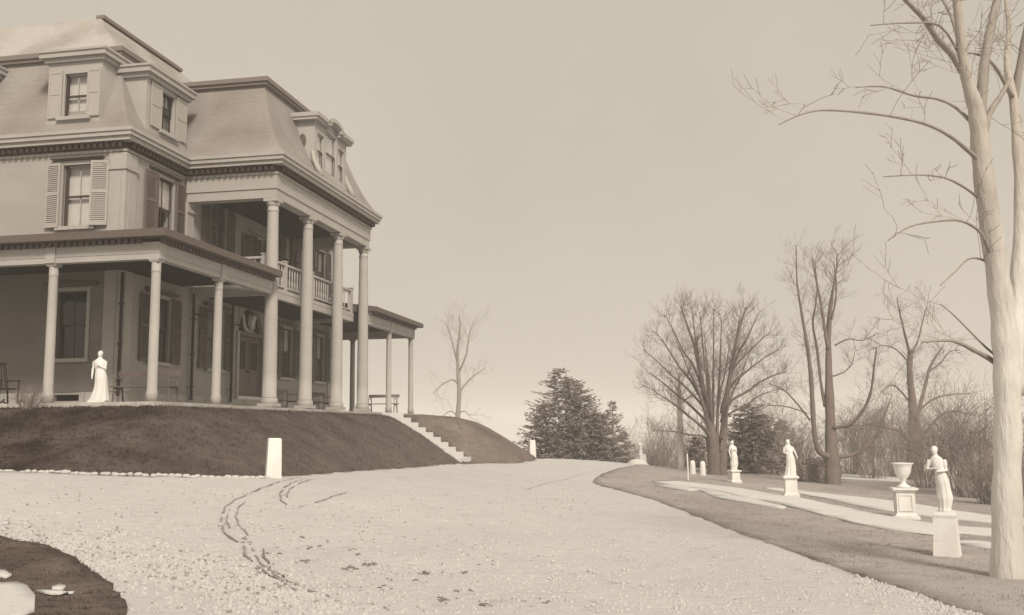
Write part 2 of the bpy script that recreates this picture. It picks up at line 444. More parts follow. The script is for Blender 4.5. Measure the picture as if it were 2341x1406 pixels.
# ------------------------------------------------------------------ ground sheets
def axis(lo, a, b, hi, step, grow):
    xs = list(np.arange(a, b + 1e-6, step))
    s_ = step; x = b
    while x < hi:
        s_ *= grow; x += s_; xs.append(min(x, hi))
    s_ = step; x = a; left = []
    while x > lo:
        s_ *= grow; x -= s_; left.append(max(x, lo))
    return np.array(left[::-1] + xs)

def terrain():
    gx = axis(-1400, -22, 26, 1400, .22, 1.13)
    gy = axis(-500, 5, 64, 1500, .22, 1.13)
    X, Y = np.meshgrid(gx, gy)
    Z = height(X, Y)
    rs = np.random.RandomState(3)
    rough = rs.rand(*Z.shape) * .05
    t = bank_t(X, Y)
    Z = Z + rough * ((t > .03) & (t < .97))
    nx, ny = len(gx), len(gy)
    me = bpy.data.meshes.new('ground')
    me.vertices.add(nx * ny)
    me.vertices.foreach_set('co', np.stack([X, Y, Z], -1).ravel())
    i = np.arange(nx * ny).reshape(ny, nx)
    q = np.stack([i[:-1, :-1], i[:-1, 1:], i[1:, 1:], i[1:, :-1]], -1).reshape(-1, 4)
    me.loops.add(q.size); me.loops.foreach_set('vertex_index', q.ravel())
    me.polygons.add(len(q)); me.polygons.foreach_set('loop_start', np.arange(0, q.size, 4)); me.polygons.foreach_set('loop_total', np.full(len(q), 4))
    me.update(); me.validate(); me.shade_smooth()
    me.materials.append(M_GRASS); me.materials.append(M_FIELD)
    yc = ((Y[:-1, :-1] + Y[1:, 1:]) / 2).ravel(); xc = ((X[:-1, :-1] + X[1:, 1:]) / 2).ravel()
    me.polygons.foreach_set('material_index', ((yc > 66) | (np.abs(xc) > 55)).astype(np.int32))
    return me
setting('ground', terrain())

def inside(poly, pts):
    poly = np.asarray(poly); x, y = pts[:, 0], pts[:, 1]
    c = np.zeros(len(pts), bool)
    j = len(poly) - 1
    for i in range(len(poly)):
        xi, yi = poly[i]; xj, yj = poly[j]
        hit = ((yi > y) != (yj > y)) & (x < (xj - xi) * (y - yi) / (yj - yi + 1e-12) + xi)
        c ^= hit; j = i
    return c

def smooth_outline(pts, step=.35, jit=0.0, seed=1, closed=True):
    rs = random.Random(seed)
    P = [Vector((p[0], p[1], 0)) for p in pts]; n = len(P); o = []
    for i in range(n if closed else n - 1):
        p0, p1, p2, p3 = (P[(i - 1) % n], P[i], P[(i + 1) % n], P[(i + 2) % n]) if closed else (P[max(i - 1, 0)], P[i], P[i + 1], P[min(i + 2, n - 1)])
        k = max(1, int((p2 - p1).length / step))
        for a in range(k):
            t = a / k
            q = .5 * ((2 * p1) + (p2 - p0) * t + (2 * p0 - 5 * p1 + 4 * p2 - p3) * t * t + (3 * p1 - p0 - 3 * p2 + p3) * t ** 3)
            o.append((q.x + rs.uniform(-jit, jit), q.y + rs.uniform(-jit, jit)))
    if not closed: o.append((P[-1].x, P[-1].y))
    return o

def sheet(name, outline, m, lift, cell=.45, rough=0.0, seed=2, skirt=.12, **props):
    rs = np.random.RandomState(seed)
    o = np.array(outline)
    gx = np.arange(o[:, 0].min(), o[:, 0].max(), cell); gy = np.arange(o[:, 1].min(), o[:, 1].max(), cell)
    X, Y = np.meshgrid(gx, gy)
    p = np.stack([X.ravel(), Y.ravel()], -1) + rs.uniform(-cell * .3, cell * .3, (X.size, 2))
    p = p[inside(o, p)]
    allp = [Vector((a, b)) for a, b in o] + [Vector((a, b)) for a, b in p]
    n = len(o)
    vs_, _, fs, _, _, _ = geometry.delaunay_2d_cdt(allp, [(i, (i + 1) % n) for i in range(n)], [], 1, 1e-5)
    xy = np.array([(v.x, v.y) for v in vs_])
    z = height(xy[:, 0], xy[:, 1]) + lift + rs.uniform(-rough, rough, len(xy)) 
    verts = [(a, b, c) for (a, b), c in zip(xy, z)]
    faces = [tuple(f) for f in fs]
    # a short skirt so that the edge is a real turf or gravel lip
    ed = {}
    for f in faces:
        for i in range(len(f)):
            e = (f[i], f[(i + 1) % len(f)])
            if (e[1], e[0]) in ed: del ed[(e[1], e[0])]
            else: ed[e] = 1
    low = {}
    for a, b in ed:
        for k in (a, b):
            if k not in low:
                low[k] = len(verts); x, y, zz = verts[k]; verts.append((x, y, zz - skirt))
        faces.append((b, a, low[a], low[b]))
    me = bpy.data.meshes.new(name); me.from_pydata(verts, [], faces); me.update(); me.shade_smooth(); me.materials.append(m)
    return setting(name, me, **props)

G = ground_at
def P2(px, py, Y):
    p = at(px, py, Y); return (p.x, p.y)

# the sweep of the drive
drive_pts = [h2w(16.4, -30, 0)[:2], h2w(16.4, -22, 0)[:2], h2w(16.4, -16, 0)[:2], h2w(16.5, -13, 0)[:2], h2w(16.5, -11, 0)[:2], h2w(16.75, -10, 0)[:2], h2w(17.6, -9.3, 0)[:2], h2w(19.2, -9.03, 0)[:2], h2w(21, -8.98, 0)[:2],
             h2w(25.1, -9.0, 0)[:2], h2w(30, -9.0, 0)[:2], h2w(34.2, -9.0, 0)[:2], h2w(36.6, -9.0, 0)[:2], h2w(39.0, -8.4, 0)[:2], h2w(40.5, -7.5, 0)[:2], h2w(44.5, -7.4, 0)[:2],
             P2(1215, 1050, 46), P2(1300, 1050, 51.5), P2(1400, 1056, 54), P2(1450, 1062, 55), P2(1478, 1067, 53),
             P2(1440, 1074, 46), P2(1395, 1086, 39), P2(1362, 1098, 34.5), P2(1358, 1106, 31), G(1385, 1116), G(1440, 1130), G(1500, 1148), G(1560, 1170), G(1640, 1203), G(1700, 1226), G(1760, 1249),
             G(1830, 1273), G(1900, 1297), G(1980, 1325), G(2050, 1348), G(2150, 1382), G(2260, 1420), (5.0, 6.4), (6.5, 3.0), (9, -6), (12, -20), (-16, -20), (-22, -4), (-24, 6)]
DRIVE = smooth_outline(drive_pts, .4, .035, 4)
sheet('drive', DRIVE, M_DRIVE, .025, .30, .012, 5)

# the lawn to the right of the drive (its left edge is the drive's right edge)
lawn_pts = [G(2260, 1420), G(2150, 1382), G(2050, 1348), G(1980, 1325), G(1900, 1297), G(1830, 1273), G(1760, 1249), G(1700, 1226), G(1640, 1203), G(1560, 1170), G(1500, 1148), G(1440, 1130), G(1385, 1116),
            P2(1358, 1106, 31), P2(1362, 1098, 34.5), P2(1395, 1086, 39), P2(1440, 1074, 46), P2(1478, 1067, 53), (9.2, 56), (12, 57), (18, 54), (30, 46), (38, 30), (38, 8), (24, -12), (12, -19.5), (9.0, -6), (6.5, 3.0), (5.0, 6.4)]
LAWN = smooth_outline(lawn_pts, .4, .03, 6)
sheet('lawn', LAWN, M_LAWN, .05, .5, .012, 7)
# turf on the bank beyond the steps, paled by haze put into its colour
sheet('far_bank', smooth_outline([h2w(38.95, -12.3, 0)[:2], h2w(38.95, -10.5, 0)[:2], h2w(38.95, -8.45, 0)[:2], h2w(40.4, -7.55, 0)[:2], h2w(44.4, -7.45, 0)[:2], h2w(46.5, -8.4, 0)[:2], h2w(47.5, -11, 0)[:2], h2w(47.5, -16, 0)[:2], h2w(43.6, -16, 0)[:2], h2w(43.5, -12.4, 0)[:2]], .4, .02, 12), M_FBANK, .06, .35, .015, 13)
# turf island in the foreground
isl = [G(0, 1240), G(60, 1247), G(110, 1258), G(175, 1290), G(232, 1332), G(268, 1372), G(286, 1406), (-3.05, 7.6), (-3.3, 6.2), (-4.6, 4.6), (-7, 4), (-10, 6), (-11.5, 10), (-10.5, 13), (-9, 14.2)]
ISLAND = smooth_outline(isl, .22, .03, 8)
sheet('grass_island', ISLAND, M_ISLAND, .065, .3, .02, 9, .09)

# bands of pale gravel walk and old snow across the right lawn
def band(name, px_outline, m, lift, seed, jit=.03, cell=.5, **props):
    pts = [G(*p) if len(p) == 2 else P2(*p) for p in px_outline]
    return sheet(name, smooth_outline(pts, .4, jit, seed), m, lift, cell, .004, seed, .025, **props)
band('garden_path', [(1492, 1104), (1560, 1105), (1640, 1114), (1720, 1126), (1800, 1139), (1880, 1156), (1960, 1172), (2045, 1190), (2140, 1206), (2240, 1214), (2341, 1226), (2480, 1246), (2480, 1262), (2341, 1243),
                     (2200, 1228), (2138, 1232), (2040, 1220), (1955, 1203), (1890, 1187), (1820, 1168), (1750, 1150), (1680, 1139), (1600, 1121), (1540, 1114)], M_PATH, .075, 21)
band('garden_path', [(1745, 1119), (1800, 1122), (1860, 1130), (1950, 1139), (2048, 1151), (2140, 1166), (2240, 1182), (2341, 1192), (2480, 1206), (2480, 1224), (2341, 1210), (2240, 1200), (2140, 1190), (2040, 1177), (1960, 1162), (1900, 1148), (1830, 1134), (1780, 1127)], M_PATH, .075, 22)
band('garden_path', [(2195, 1242), (2260, 1250), (2341, 1258), (2480, 1275), (2480, 1288), (2341, 1270), (2250, 1262), (2196, 1254)], M_PATH, .075, 23)
band('snow_patch', [(1900, 1086), (1950, 1088), (2010, 1092), (2060, 1096), (2058, 1104), (2000, 1101), (1940, 1098), (1900, 1094)], M_SNOW, .075, 24)
band('snow_patch', [(1498, 1112), (1530, 1113), (1570, 1118), (1600, 1124), (1580, 1127), (1530, 1121)], M_SNOW, .075, 25, .02)
band('snow_patch', [(1585, 1118), (1640, 1128), (1720, 1146), (1800, 1166), (1790, 1170), (1700, 1154), (1620, 1136)], M_SNOW, .07, 26, .02)
# snow lying on the island
band('snow_patch', [(-60, 1352), (0, 1352), (40, 1351), (62, 1360), (78, 1385), (74, 1420), (20, 1440), (-90, 1440)], M_SNOW, .085, 27, .015, .2)
band('snow_patch', [(-10, 1322), (10, 1324), (28, 1334), (14, 1339), (-12, 1336)], M_SNOW, .085, 28, .012, .2)
band('snow_patch', [(118, 1362), (135, 1356), (150, 1360), (142, 1369), (120, 1371)], M_SNOW, .085, 29, .012, .2)
band('snow_patch', [(82, 1372), (120, 1371), (160, 1375), (172, 1374), (120, 1377)], M_SNOW, .085, 30, .008, .2)

# ------------------------------------------------------------------ the mansion
UO, WO, ZO = 24.0, -15.5, 0.72
house = thing('mansion', 'big cream mansard-roofed house with tall columned portico on the grass terrace', 'house', h2w(UO, WO, ZO), HROT)

class HB(MB):
    """mesh builder in house coordinates (u away along the front, w outward, z above the eye)"""
    def bx(s, u0, u1, w0, w1, z0, z1): s.box(w0 - WO, w1 - WO, u0 - UO, u1 - UO, z0 - ZO, z1 - ZO)
    def fb(s, mode, a0, a1, d0, d1, z0, z1):
        if mode == 'F': s.bx(a0, a1, WO + d0, WO + d1, z0, z1)
        else: s.bx(UO - d0, UO - d1, a0, a1, z0, z1)
    def pv(s, mode, a, d, z):
        return (d, a - UO, z - ZO) if mode == 'F' else (a - WO, -d, z - ZO)
    def quad(s, pts):      # house-coordinate points
        s.add([(w_ - WO, u - UO, z - ZO) for u, w_, z in pts], [tuple(range(len(pts)))])
    def prism(s, poly, z0, z1):
        n = len(poly)
        vs_ = [(w_ - WO, u - UO, z0 - ZO) for u, w_ in poly] + [(w_ - WO, u - UO, z1 - ZO) for u, w_ in poly]
        fs = [tuple(range(n)), tuple(range(2 * n - 1, n - 1, -1))] + [(i, i + n, (i + 1) % n + n, (i + 1) % n) for i in range(n)]
        s.add(vs_, fs)

def wall_panel(mb, mode, a0, a1, z0, z1, ops, d0=-.28, d1=0.0):
    cuts = sorted({a0, a1, *[o[0] for o in ops], *[o[1] for o in ops]})
    for i in range(len(cuts) - 1):
        l, r = cuts[i], cuts[i + 1]
        here = sorted([(o[2], o[3]) for o in ops if o[0] < r - 1e-6 and o[1] > l + 1e-6])
        z = z0
        for b, t in here:
            if b > z + 1e-6: mb.fb(mode, l, r, d0, d1, z, b)
            z = t
        if z1 > z + 1e-6: mb.fb(mode, l, r, d0, d1, z, z1)

WIN_F = [(25.52, 26.5), (28.86, 29.84), (34.4, 35.45), (37.7, 38.72)]
WIN_L = [(-17.42, -16.5), (-21.4, -20.45), (-25.0, -24.05)]
LO, LT, UP, UT = 2.05, 3.92, 5.75, 7.52
DOOR = (31.02, 32.9, 1.22, 4.36)
UDOOR = (31.85, 32.62, 4.62, 6.9)
ops_f = [(a, b, LO, LT) for a, b in WIN_F] + [(a, b, UP, UT) for a, b in WIN_F] + [DOOR, UDOOR]
ops_l = [(a, b, LO, LT) for a, b in WIN_L] + [(a, b, UP, UT) for a, b in WIN_L]
mb = HB()
ZM = 4.68
def clip_ops(ops, z0, z1): return [(a, b, max(c, z0), min(d, z1)) for a, b, c, d in ops if d > z0 and c < z1]
wall_panel(mb, 'F', 24.0, 39.75, ZM, 7.82, clip_ops(ops_f, ZM, 7.82))
wall_panel(mb, 'L', -28.0, -15.503, ZM, 7.82, clip_ops(ops_l, ZM, 7.82), -.28, 0)
lw_ = HB()
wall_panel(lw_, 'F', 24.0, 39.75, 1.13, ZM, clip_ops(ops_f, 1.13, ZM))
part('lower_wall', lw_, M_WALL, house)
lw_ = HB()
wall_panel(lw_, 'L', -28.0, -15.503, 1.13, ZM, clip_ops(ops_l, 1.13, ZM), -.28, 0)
part('lower_wall', lw_, M_WALLD, house, label='ground-floor wall on the left side, porch shade put into its colour')
mb.bx(39.47, 39.75, -28.0, -15.79, 1.13, 7.82)
mb.bx(24.29, 39.46, -28.0, -27.7, 1.13, 7.82)
part('wall', mb, M_WALL, house)
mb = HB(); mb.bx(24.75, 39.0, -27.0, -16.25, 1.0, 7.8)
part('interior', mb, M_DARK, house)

# foundation of light stone blocks, each its own piece
rs = random.Random(11)
def block_run(mode, a0, a1, skip=()):
    a = a0
    while a < a1 - .05:
        L = rs.uniform(.75, 1.25); b = min(a1, a + L)
        if a1 - b < .3: b = a1
        seg = [(a, b)]
        for s0, s1 in skip:
            seg = [q for p in seg for q in ([(p[0], min(p[1], s0)), (max(p[0], s1), p[1])] if p[0] < s1 and p[1] > s0 else [p]) if q[1] - q[0] > .04]
        for p in seg:
            m_ = HB(); m_.fb(mode, p[0] + .006, p[1] - .006, -.25, .05 + rs.uniform(0, .012), .3, 1.13 + rs.uniform(-.008, 0))
            part('foundation_stone', m_, M_STONE, house)
        a = b
block_run('F', 24.0, 39.8)
block_run('L', -24.0, -15.52, skip=((-17.37, -16.6), (-21.4, -20.6)))
mb = HB(); mb.fb('L', -24.0, -15.6, -.3, -.2, .3, 1.12); mb.fb('F', 24.3, 39.7, -.3, -.2, .3, 1.12)
part('foundation_core', mb, M_DARK, house)
for a0, a1 in ((-17.37, -16.6), (-21.4, -20.6)):
    f = HB(); f.fb('L', a0, a1, -.2, .02, 1.06, 1.12); f.fb('L', a0, a1, -.2, .02, .72, .89)
    wv_ = part('basement_window', f, M_STONE, house)
    for k in range(8):
        g = HB(); a = a0 + .06 + (a1 - a0 - .12) * k / 7; g.fb('L', a - .012, a + .012, -.08, -.05, .89, 1.06)
        part('bar', g, M_IRON, wv_)

# corner boards, frieze, hoods
mb = HB()
mb.fb('L', -15.98, -15.46, 0.0, .045, 1.13, 7.78); mb.fb('F', 23.953, 24.5, .0, .045, 1.13, 7.78)
mb.fb('L', -16.03, -15.41, .046, .085, 7.3, 7.42); mb.fb('F', 23.92, 24.55, .046, .085, 7.3, 7.42)
mb.fb('L', -16.03, -15.41, .046, .085, 1.13, 1.35); mb.fb('F', 23.92, 24.55, .046, .085, 1.13, 1.35)
mb.fb('L', -15.86, -15.6, .046, .062, 1.6, 7.2); mb.fb('F', 24.1, 24.4, .046, .062, 1.6, 7.2)
part('corner_pilaster', mb, M_TRIM, house)
mb = HB(); mb.fb('F', 26.95, 27.19, 0, .06, 4.9, 7.1); mb.fb('F', 27.21, 27.6, 0, .11, 4.52, 7.1); mb.fb('F', 27.18, 27.64, .11, .16, 6.78, 6.88)
part('portico_pilaster', mb, M_TRIM, house)
mb = HB(); mb.fb('F', 39.2, 39.78, 0, .05, 1.13, 7.8); part('corner_pilaster', mb, M_TRIM, house)

TPOLY = [(24.0, -28.0), (24.0, -15.5), (27.2, -15.5), (27.2, -12.45), (35.85, -12.45), (35.85, -15.5), (39.75, -15.5), (39.75, -28.0)]
def off(poly, d):
    n = len(poly); o = []
    for i in range(n):
        (x0, y0), (x1, y1), (x2, y2) = poly[i - 1], poly[i], poly[(i + 1) % n]
        def nrm(ax, ay, bx, by):
            dx, dy = bx - ax, by - ay; l = math.hypot(dx, dy); return (-dy / l, dx / l)
        n1, n2 = nrm(x0, y0, x1, y1), nrm(x1, y1, x2, y2)
        o.append((x1 + d * (n1[0] + n2[0]), y1 + d * (n1[1] + n2[1])))
    return o
# (vertex order makes the left-hand normal point outward)
_t = off(TPOLY, .1)
if _t[1][0] > 24.0: _sgn = -1
else: _sgn = 1
def toff(d): return off(TPOLY, d * _sgn)

mb = HB(); mb.prism(toff(.04), 7.82, 8.08); part('frieze', mb, M_TRIM, house)
mb = HB(); mb.prism(toff(.26), 8.08, 8.2); mb.prism(toff(.33), 8.2, 8.32); mb.prism(toff(.37), 8.32, 8.42); part('cornice', mb, M_TRIM, house)
def dentils(poly, z0, z1, d0, d1, pitch, wid, sides):
    m_ = HB(); n = len(poly)
    for i in sides:
        (x0, y0), (x1, y1) = poly[i], poly[(i + 1) % n]
        L = math.hypot(x1 - x0, y1 - y0); k = int(L / pitch)
        for j in range(k):
            t = (j + .5) / k; u, v = x0 + (x1 - x0) * t, y0 + (y1 - y0) * t
            if abs(x1 - x0) < 1e-6:
                sg = -1 if x0 < 31 else 1
                m_.bx(u + sg * d0, u + sg * d1, v - wid / 2, v + wid / 2, z0, z1)
            else:
                m_.bx(u - wid / 2, u + wid / 2, v + d0, v + d1, z0, z1)
    return m_
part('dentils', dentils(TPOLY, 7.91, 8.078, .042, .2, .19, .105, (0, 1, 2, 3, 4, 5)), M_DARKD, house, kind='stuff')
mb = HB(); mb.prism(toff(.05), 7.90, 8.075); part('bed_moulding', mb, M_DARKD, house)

# mansard roof: concave slope, deck moulding, upper roof
prof = [(.30, 8.425), (.05, 8.68), (-.26, 9.2), (-.52, 9.8), (-.74, 10.4), (-.92, 11.0)]
mb = HB()
rings = [toff(d) for d, z in prof]
n = len(TPOLY)
vs_ = [(v - WO, u - UO, prof[k][1] - ZO) for k in range(len(prof)) for u, v in rings[k]]
fs = [(k * n + i, k * n + (i + 1) % n, (k + 1) * n + (i + 1) % n, (k + 1) * n + i) for k in range(len(prof) - 1) for i in range(n)]
mb.add(vs_, fs)
mb.prism(rings[-1], 10.98, 11.02)
roof = part('mansard_roof', mb, M_SLATE, house)
mb = HB(); mb.prism(toff(-.80), 11.02, 11.12); mb.prism(toff(-.74), 11.12, 11.26); part('deck_moulding', mb, M_EDGE, roof)
mb = HB()
b0 = [(25.05, -16.55), (38.7, -16.55), (38.7, -27.0), (25.05, -27.0)]; t0 = [(26.45, -18.15), (31.1, -18.15), (31.1, -26.0), (26.45, -26.0)]
vs_ = [(v - WO, u - UO, 11.2 - ZO) for u, v in b0] + [(v - WO, u - UO, 13.0 - ZO) for u, v in t0]
mb.add(vs_, [(0, 1, 5, 4), (1, 2, 6, 5), (2, 3, 7, 6), (3, 0, 4, 7), (4, 5, 6, 7)])
part('upper_roof', mb, M_TIN, roof)
mb = HB(); mb.prism([(26.42, -18.02), (31.2, -18.02), (31.2, -18.3), (26.42, -18.3)], 12.98, 13.09); part('roof_curb', mb, M_EDGE, roof)
for uu, vv, zt in ():
    mb = HB(); mb.bx(uu - .4, uu + .4, vv - .4, vv + .4, 12.6, zt); mb.bx(uu - .47, uu + .47, vv - .47, vv + .47, zt, zt + .18)
    part('chimney', mb, M_STONE, roof)

# windows -------------------------------------------------------------
def window(mode, a0, a1, z0, z1, parent, d=0.0, blind=0.0, sash=M_SASH, casing=True, hood=True, sill=True, muntin=True, curtain=False, bmat=None, thin=1.0):
    f = HB()
    if casing:
        f.fb(mode, a0 - .10, a0, d - .06, d + .035, z0, z1 + .10); f.fb(mode, a1, a1 + .10, d - .06, d + .035, z0, z1 + .10)
        f.fb(mode, a0, a1, d - .06, d + .035, z1, z1 + .10)
    else:
        f.fb(mode, a0, a0 + .03, d - .06, d + .01, z0, z1); f.fb(mode, a1 - .03, a1, d - .06, d + .01, z0, z1)
    if sill: f.fb(mode, a0 - .14, a1 + .14, d - .1, d + .11, z0 - .10, z0)
    wn = part('window', f, M_TRIM, parent)
    zm = (z0 + z1) / 2
    g = HB(); s_ = .045
    for (b, t, dd) in ((zm - .02, z1, -.11 * thin), (z0, zm + .02, -.15 * thin)):
        g.fb(mode, a0, a0 + s_, d + dd - .03, d + dd, b, t); g.fb(mode, a1 - s_, a1, d + dd - .03, d + dd, b, t)
        g.fb(mode, a0 + s_, a1 - s_, d + dd - .03, d + dd, b, b + s_); g.fb(mode, a0 + s_, a1 - s_, d + dd - .03, d + dd, t - s_, t)
        if muntin:
            c = (a0 + a1) / 2; g.fb(mode, c - .013, c + .013, d + dd - .028, d + dd - .002, b + s_, t - s_)
    part('sash', g, sash, wn)
    if sash is M_TRIM:
        g = HB(); g.fb(mode, a0, a1, d - .11 * thin, d - .095 * thin, zm - .02, zm + .02); g.fb(mode, *((a0 + .001, a0 + .09) if mode == 'L' else (a1 - .07, a1 - .001)), d - .112 * thin, d - .10 * thin, z0, z1 if mode == 'L' else zm); part('meeting_rail', g, M_SASH, wn)
    for (b, t, dd) in ((zm + .025, z1 - .045, -.11 * thin - .015), (z0 + .045, zm - .025, -.15 * thin - .015)):
        p_ = HB(); p_.add([p_.pv(mode, a, d + dd, z) for a, z in ((a0 + s_, b), (a1 - s_, b), (a1 - s_, t), (a0 + s_, t))], [(0, 1, 2, 3)]); part('pane', p_, M_GLASS, wn)
    if blind > 0:
        p_ = HB(); p_.fb(mode, a0 + .02, a1 - .02, d - .26 * thin, d - .25 * thin, z1 - (z1 - z0) * blind, z1 - .01); part('blind', p_, bmat or M_BLIND, wn)
    if curtain:
        p_ = HB(); p_.fb(mode, a0 + .03, a0 + (a1 - a0) * .38, d - .30 * thin, d - .28 * thin, z0, z1 - .01); part('curtain', p_, M_BLIND, wn)
    if hood:
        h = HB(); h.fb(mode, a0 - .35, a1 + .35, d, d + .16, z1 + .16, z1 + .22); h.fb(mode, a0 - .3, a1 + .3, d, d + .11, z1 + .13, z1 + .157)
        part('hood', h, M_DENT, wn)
    return wn

def shutter(mode, a0, a1, z0, z1, parent, m=M_SHUT, d=0.05, tilt=0.0, hinge=None, plain=False):
    """louvred shutter: stiles, rails and slanting slats in one leaf; tilt swings it off the wall about the hinge edge"""
    f = HB(); t = .035; s_ = .05
    zm = z0 + (z1 - z0) * .52
    f.fb(mode, a0, a0 + s_, d, d + t, z0, z1); f.fb(mode, a1 - s_, a1, d, d + t, z0, z1)
    for b, tt in ((z0, z0 + .1), (zm - .04, zm + .04), (z1 - .07, z1)):
        f.fb(mode, a0 + s_, a1 - s_, d, d + t, b, tt)
    for b, tt in ((z0 + .1, zm - .04), (zm + .04, z1 - .07)):
        if plain:
            f.fb(mode, a0 + s_, a1 - s_, d + .004, d + t - .012, b, tt); continue
        k = max(3, int((tt - b) / .055))
        for i in range(k):
            zz = b + (tt - b) * (i + .5) / k
            f.add([f.pv(mode, a0 + s_, d + .002, zz + .026), f.pv(mode, a1 - s_, d + .002, zz + .026), f.pv(mode, a1 - s_, d + t - .002, zz - .024), f.pv(mode, a0 + s_, d + t - .002, zz - .024)], [(0, 1, 2, 3)])
    if tilt:
        h = a0 if hinge == 'a0' else a1
        c, sn = math.cos(tilt), math.sin(tilt)
        o = f.pv(mode, h, d, 0)
        nv = []
        for x, y, z in f.v:
            dx, dy = x - o[0], y - o[1]
            # rotate about vertical through the hinge so the free edge swings outward
            if mode == 'F':   # along = y, out = x
                al, ou = dy, dx
                sg = 1 if hinge == 'a0' else -1
                al2 = al * c - ou * sn * sg; ou2 = ou * c + abs(al) * sn
                nv.append((o[0] + ou2, o[1] + al2, z))
            else:             # along = x, out = -y
                al, ou = dx, -dy
                sg = 1 if hinge == 'a0' else -1
                al2 = al * c - ou * sn * sg; ou2 = ou * c + abs(al) * sn
                nv.append((o[0] + al2, o[1] - ou2, z))
        f.v = nv
    return part('shutter', f, m, parent)

SW = .6
for i, (a0, a1) in enumerate(WIN_F):
    lowb = (0, .45, .45, .5)[i]
    window('F', a0, a1, LO, LT, house, blind=lowb, curtain=(i in (1,)), thin=.5)
    window('F', a0, a1, UP, UT, house, blind=(.52, .0, .5, .55)[i], curtain=(i in (0, 1)), thin=.5)
    for z0, z1 in ((LO, LT), (UP, UT)):
        tl = (.12, .10) if i != 1 else (.38, .12)
        shutter('F', a0 - SW + .0, a0 - .02, z0 - .02, z1 + .05, house, tilt=tl[0], hinge='a0')
        shutter('F', a1 + .02, a1 + SW, z0 - .02, z1 + .05, house, tilt=tl[1], hinge='a1')
for i, (a0, a1) in enumerate(WIN_L):
    window('L', a0, a1, LO, LT, house)
    window('L', a0, a1, UP, UT, house, blind=1.0, sash=M_TRIM)
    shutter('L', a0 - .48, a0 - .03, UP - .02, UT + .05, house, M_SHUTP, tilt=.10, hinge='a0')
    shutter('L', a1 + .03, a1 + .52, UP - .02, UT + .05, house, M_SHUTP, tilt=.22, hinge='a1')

# downpipes and the iron rod that ties them
for mode, a, z1 in (('F', 23.86, 7.9), ('F', 27.72, 4.3), ('F', 30.32, 4.3), ('F', 36.75, 4.3)):
    m_ = MB(); x, y, _ = HB().pv(mode, a, .13, 0)
    zs = np.linspace(1.0 - ZO, (4.38 if a < 24 else z1) - ZO, 8)
    m_.tube([(x, y, z) for z in zs], .045, 8)
    for z in (1.4, 2.4, 3.5): m_.box(x - .06, x + .06, y - .06, y + .06, z - ZO - .02, z - ZO + .02)
    part('downpipe', m_, M_IRON, house)
for a0, a1, z in ((27.75, 28.6, 3.68), (30.35, 31.1, 3.62)):
    m_ = HB(); m_.fb('F', a0, a1, .10, .14, z - .02, z + .02); part('iron_rod', m_, M_IRON, house)

# front door with fanlight ---------------------------------------------
a0, a1, z0, z1 = DOOR
cx_, sp = (a0 + a1) / 2, 3.45
R = (a1 - a0) / 2
f = HB()
N = 14
for k in range(N):       # spandrels that turn the square opening into an arch, and the archivolt
    t0_, t1_ = math.pi * k / N, math.pi * (k + 1) / N
    for dd0, dd1 in ((-.2, .012),):
        p = [(cx_ + R * math.cos(t0_), sp + (z1 - sp) * math.sin(t0_)), (cx_ + R * math.cos(t1_), sp + (z1 - sp) * math.sin(t1_))]
        q = [(p[0][0], z1 + .02), (p[1][0], z1 + .02)]
        vv = [f.pv('F', p[0][0], dd1, p[0][1]), f.pv('F', p[1][0], dd1, p[1][1]), f.pv('F', q[1][0], dd1, q[1][1]), f.pv('F', q[0][0], dd1, q[0][1]),
              f.pv('F', p[0][0], dd0, p[0][1]), f.pv('F', p[1][0], dd0, p[1][1])]
        f.add(vv, [(0, 1, 2, 3), (0, 4, 5, 1)])
part('door_arch', f, M_WALL, house)
for l_, r_ in ((a0 - .16, a0), (a1, a1 + .16)):
    f = HB(); f.fb('F', l_, r_, -.1, .06, 1.15, sp); part('door_frame', f, M_TRIM, house)
f = HB(); f.fb('F', a0, a1, -.2, .06, sp - .12, sp + .03); part('transom', f, M_DOOR, house)
f = HB(); f.fb('F', a0, a1, -.2, .02, 1.13, 1.24); part('threshold', f, M_STEP, house)
for s_ in (0, 1):
    l, r = (a0 + .02, cx_ - .01) if s_ == 0 else (cx_ + .01, a1 - .02)
    f = HB(); f.fb('F', l, r, -.17, -.13, 1.24, sp - .12)
    leaf = part('door', f, M_DOOR, house)
    for b, t in ((1.32, 1.62), (1.70, 2.0)):
        g = HB(); g.fb('F', l + .12, r - .12, -.13, -.112, b, t); g.fb('F', l + .2, r - .2, -.112, -.098, b + .06, t - .06); part('door_panel', g, M_DOOR, leaf)
    g = HB(); g.fb('F', l + .1, l + .16, -.13, -.10, 2.12, 3.22); g.fb('F', r - .16, r - .1, -.13, -.10, 2.12, 3.22); g.fb('F', l + .16, r - .16, -.13, -.10, 2.12, 2.18); g.fb('F', l + .16, r - .16, -.13, -.10, 3.16, 3.22)
    part('door_moulding', g, M_DOOR, leaf)
    g = HB(); g.fb('F', l + .16, r - .16, -.13, -.12, 2.18, 3.16); part('door_glass', g, M_IRON, leaf)
    g = MB(); x, y, z = HB().pv('F', r - .07 if s_ == 0 else l + .07, -.09, 2.1); g.ball((x, y, z), .035); part('handle', g, M_IRON, leaf, smooth=True)
f = HB()
for k in range(7):
    t = math.pi * k / 6
    p = [f.pv('F', cx_ + .12 * math.cos(t), -.16, sp + .03 + .12 * math.sin(t)), f.pv('F', cx_ + (R - .02) * math.cos(t), -.16, sp + (z1 - sp - .02) * math.sin(t))]
    f.tube(p, .018, 5)
f.tube([f.pv('F', cx_ + (R - .03) * math.cos(math.pi * k / 16), -.16, sp + (z1 - sp - .03) * math.sin(math.pi * k / 16)) for k in range(17)], .03, 6)
fan = part('fanlight', f, M_SASH, house)
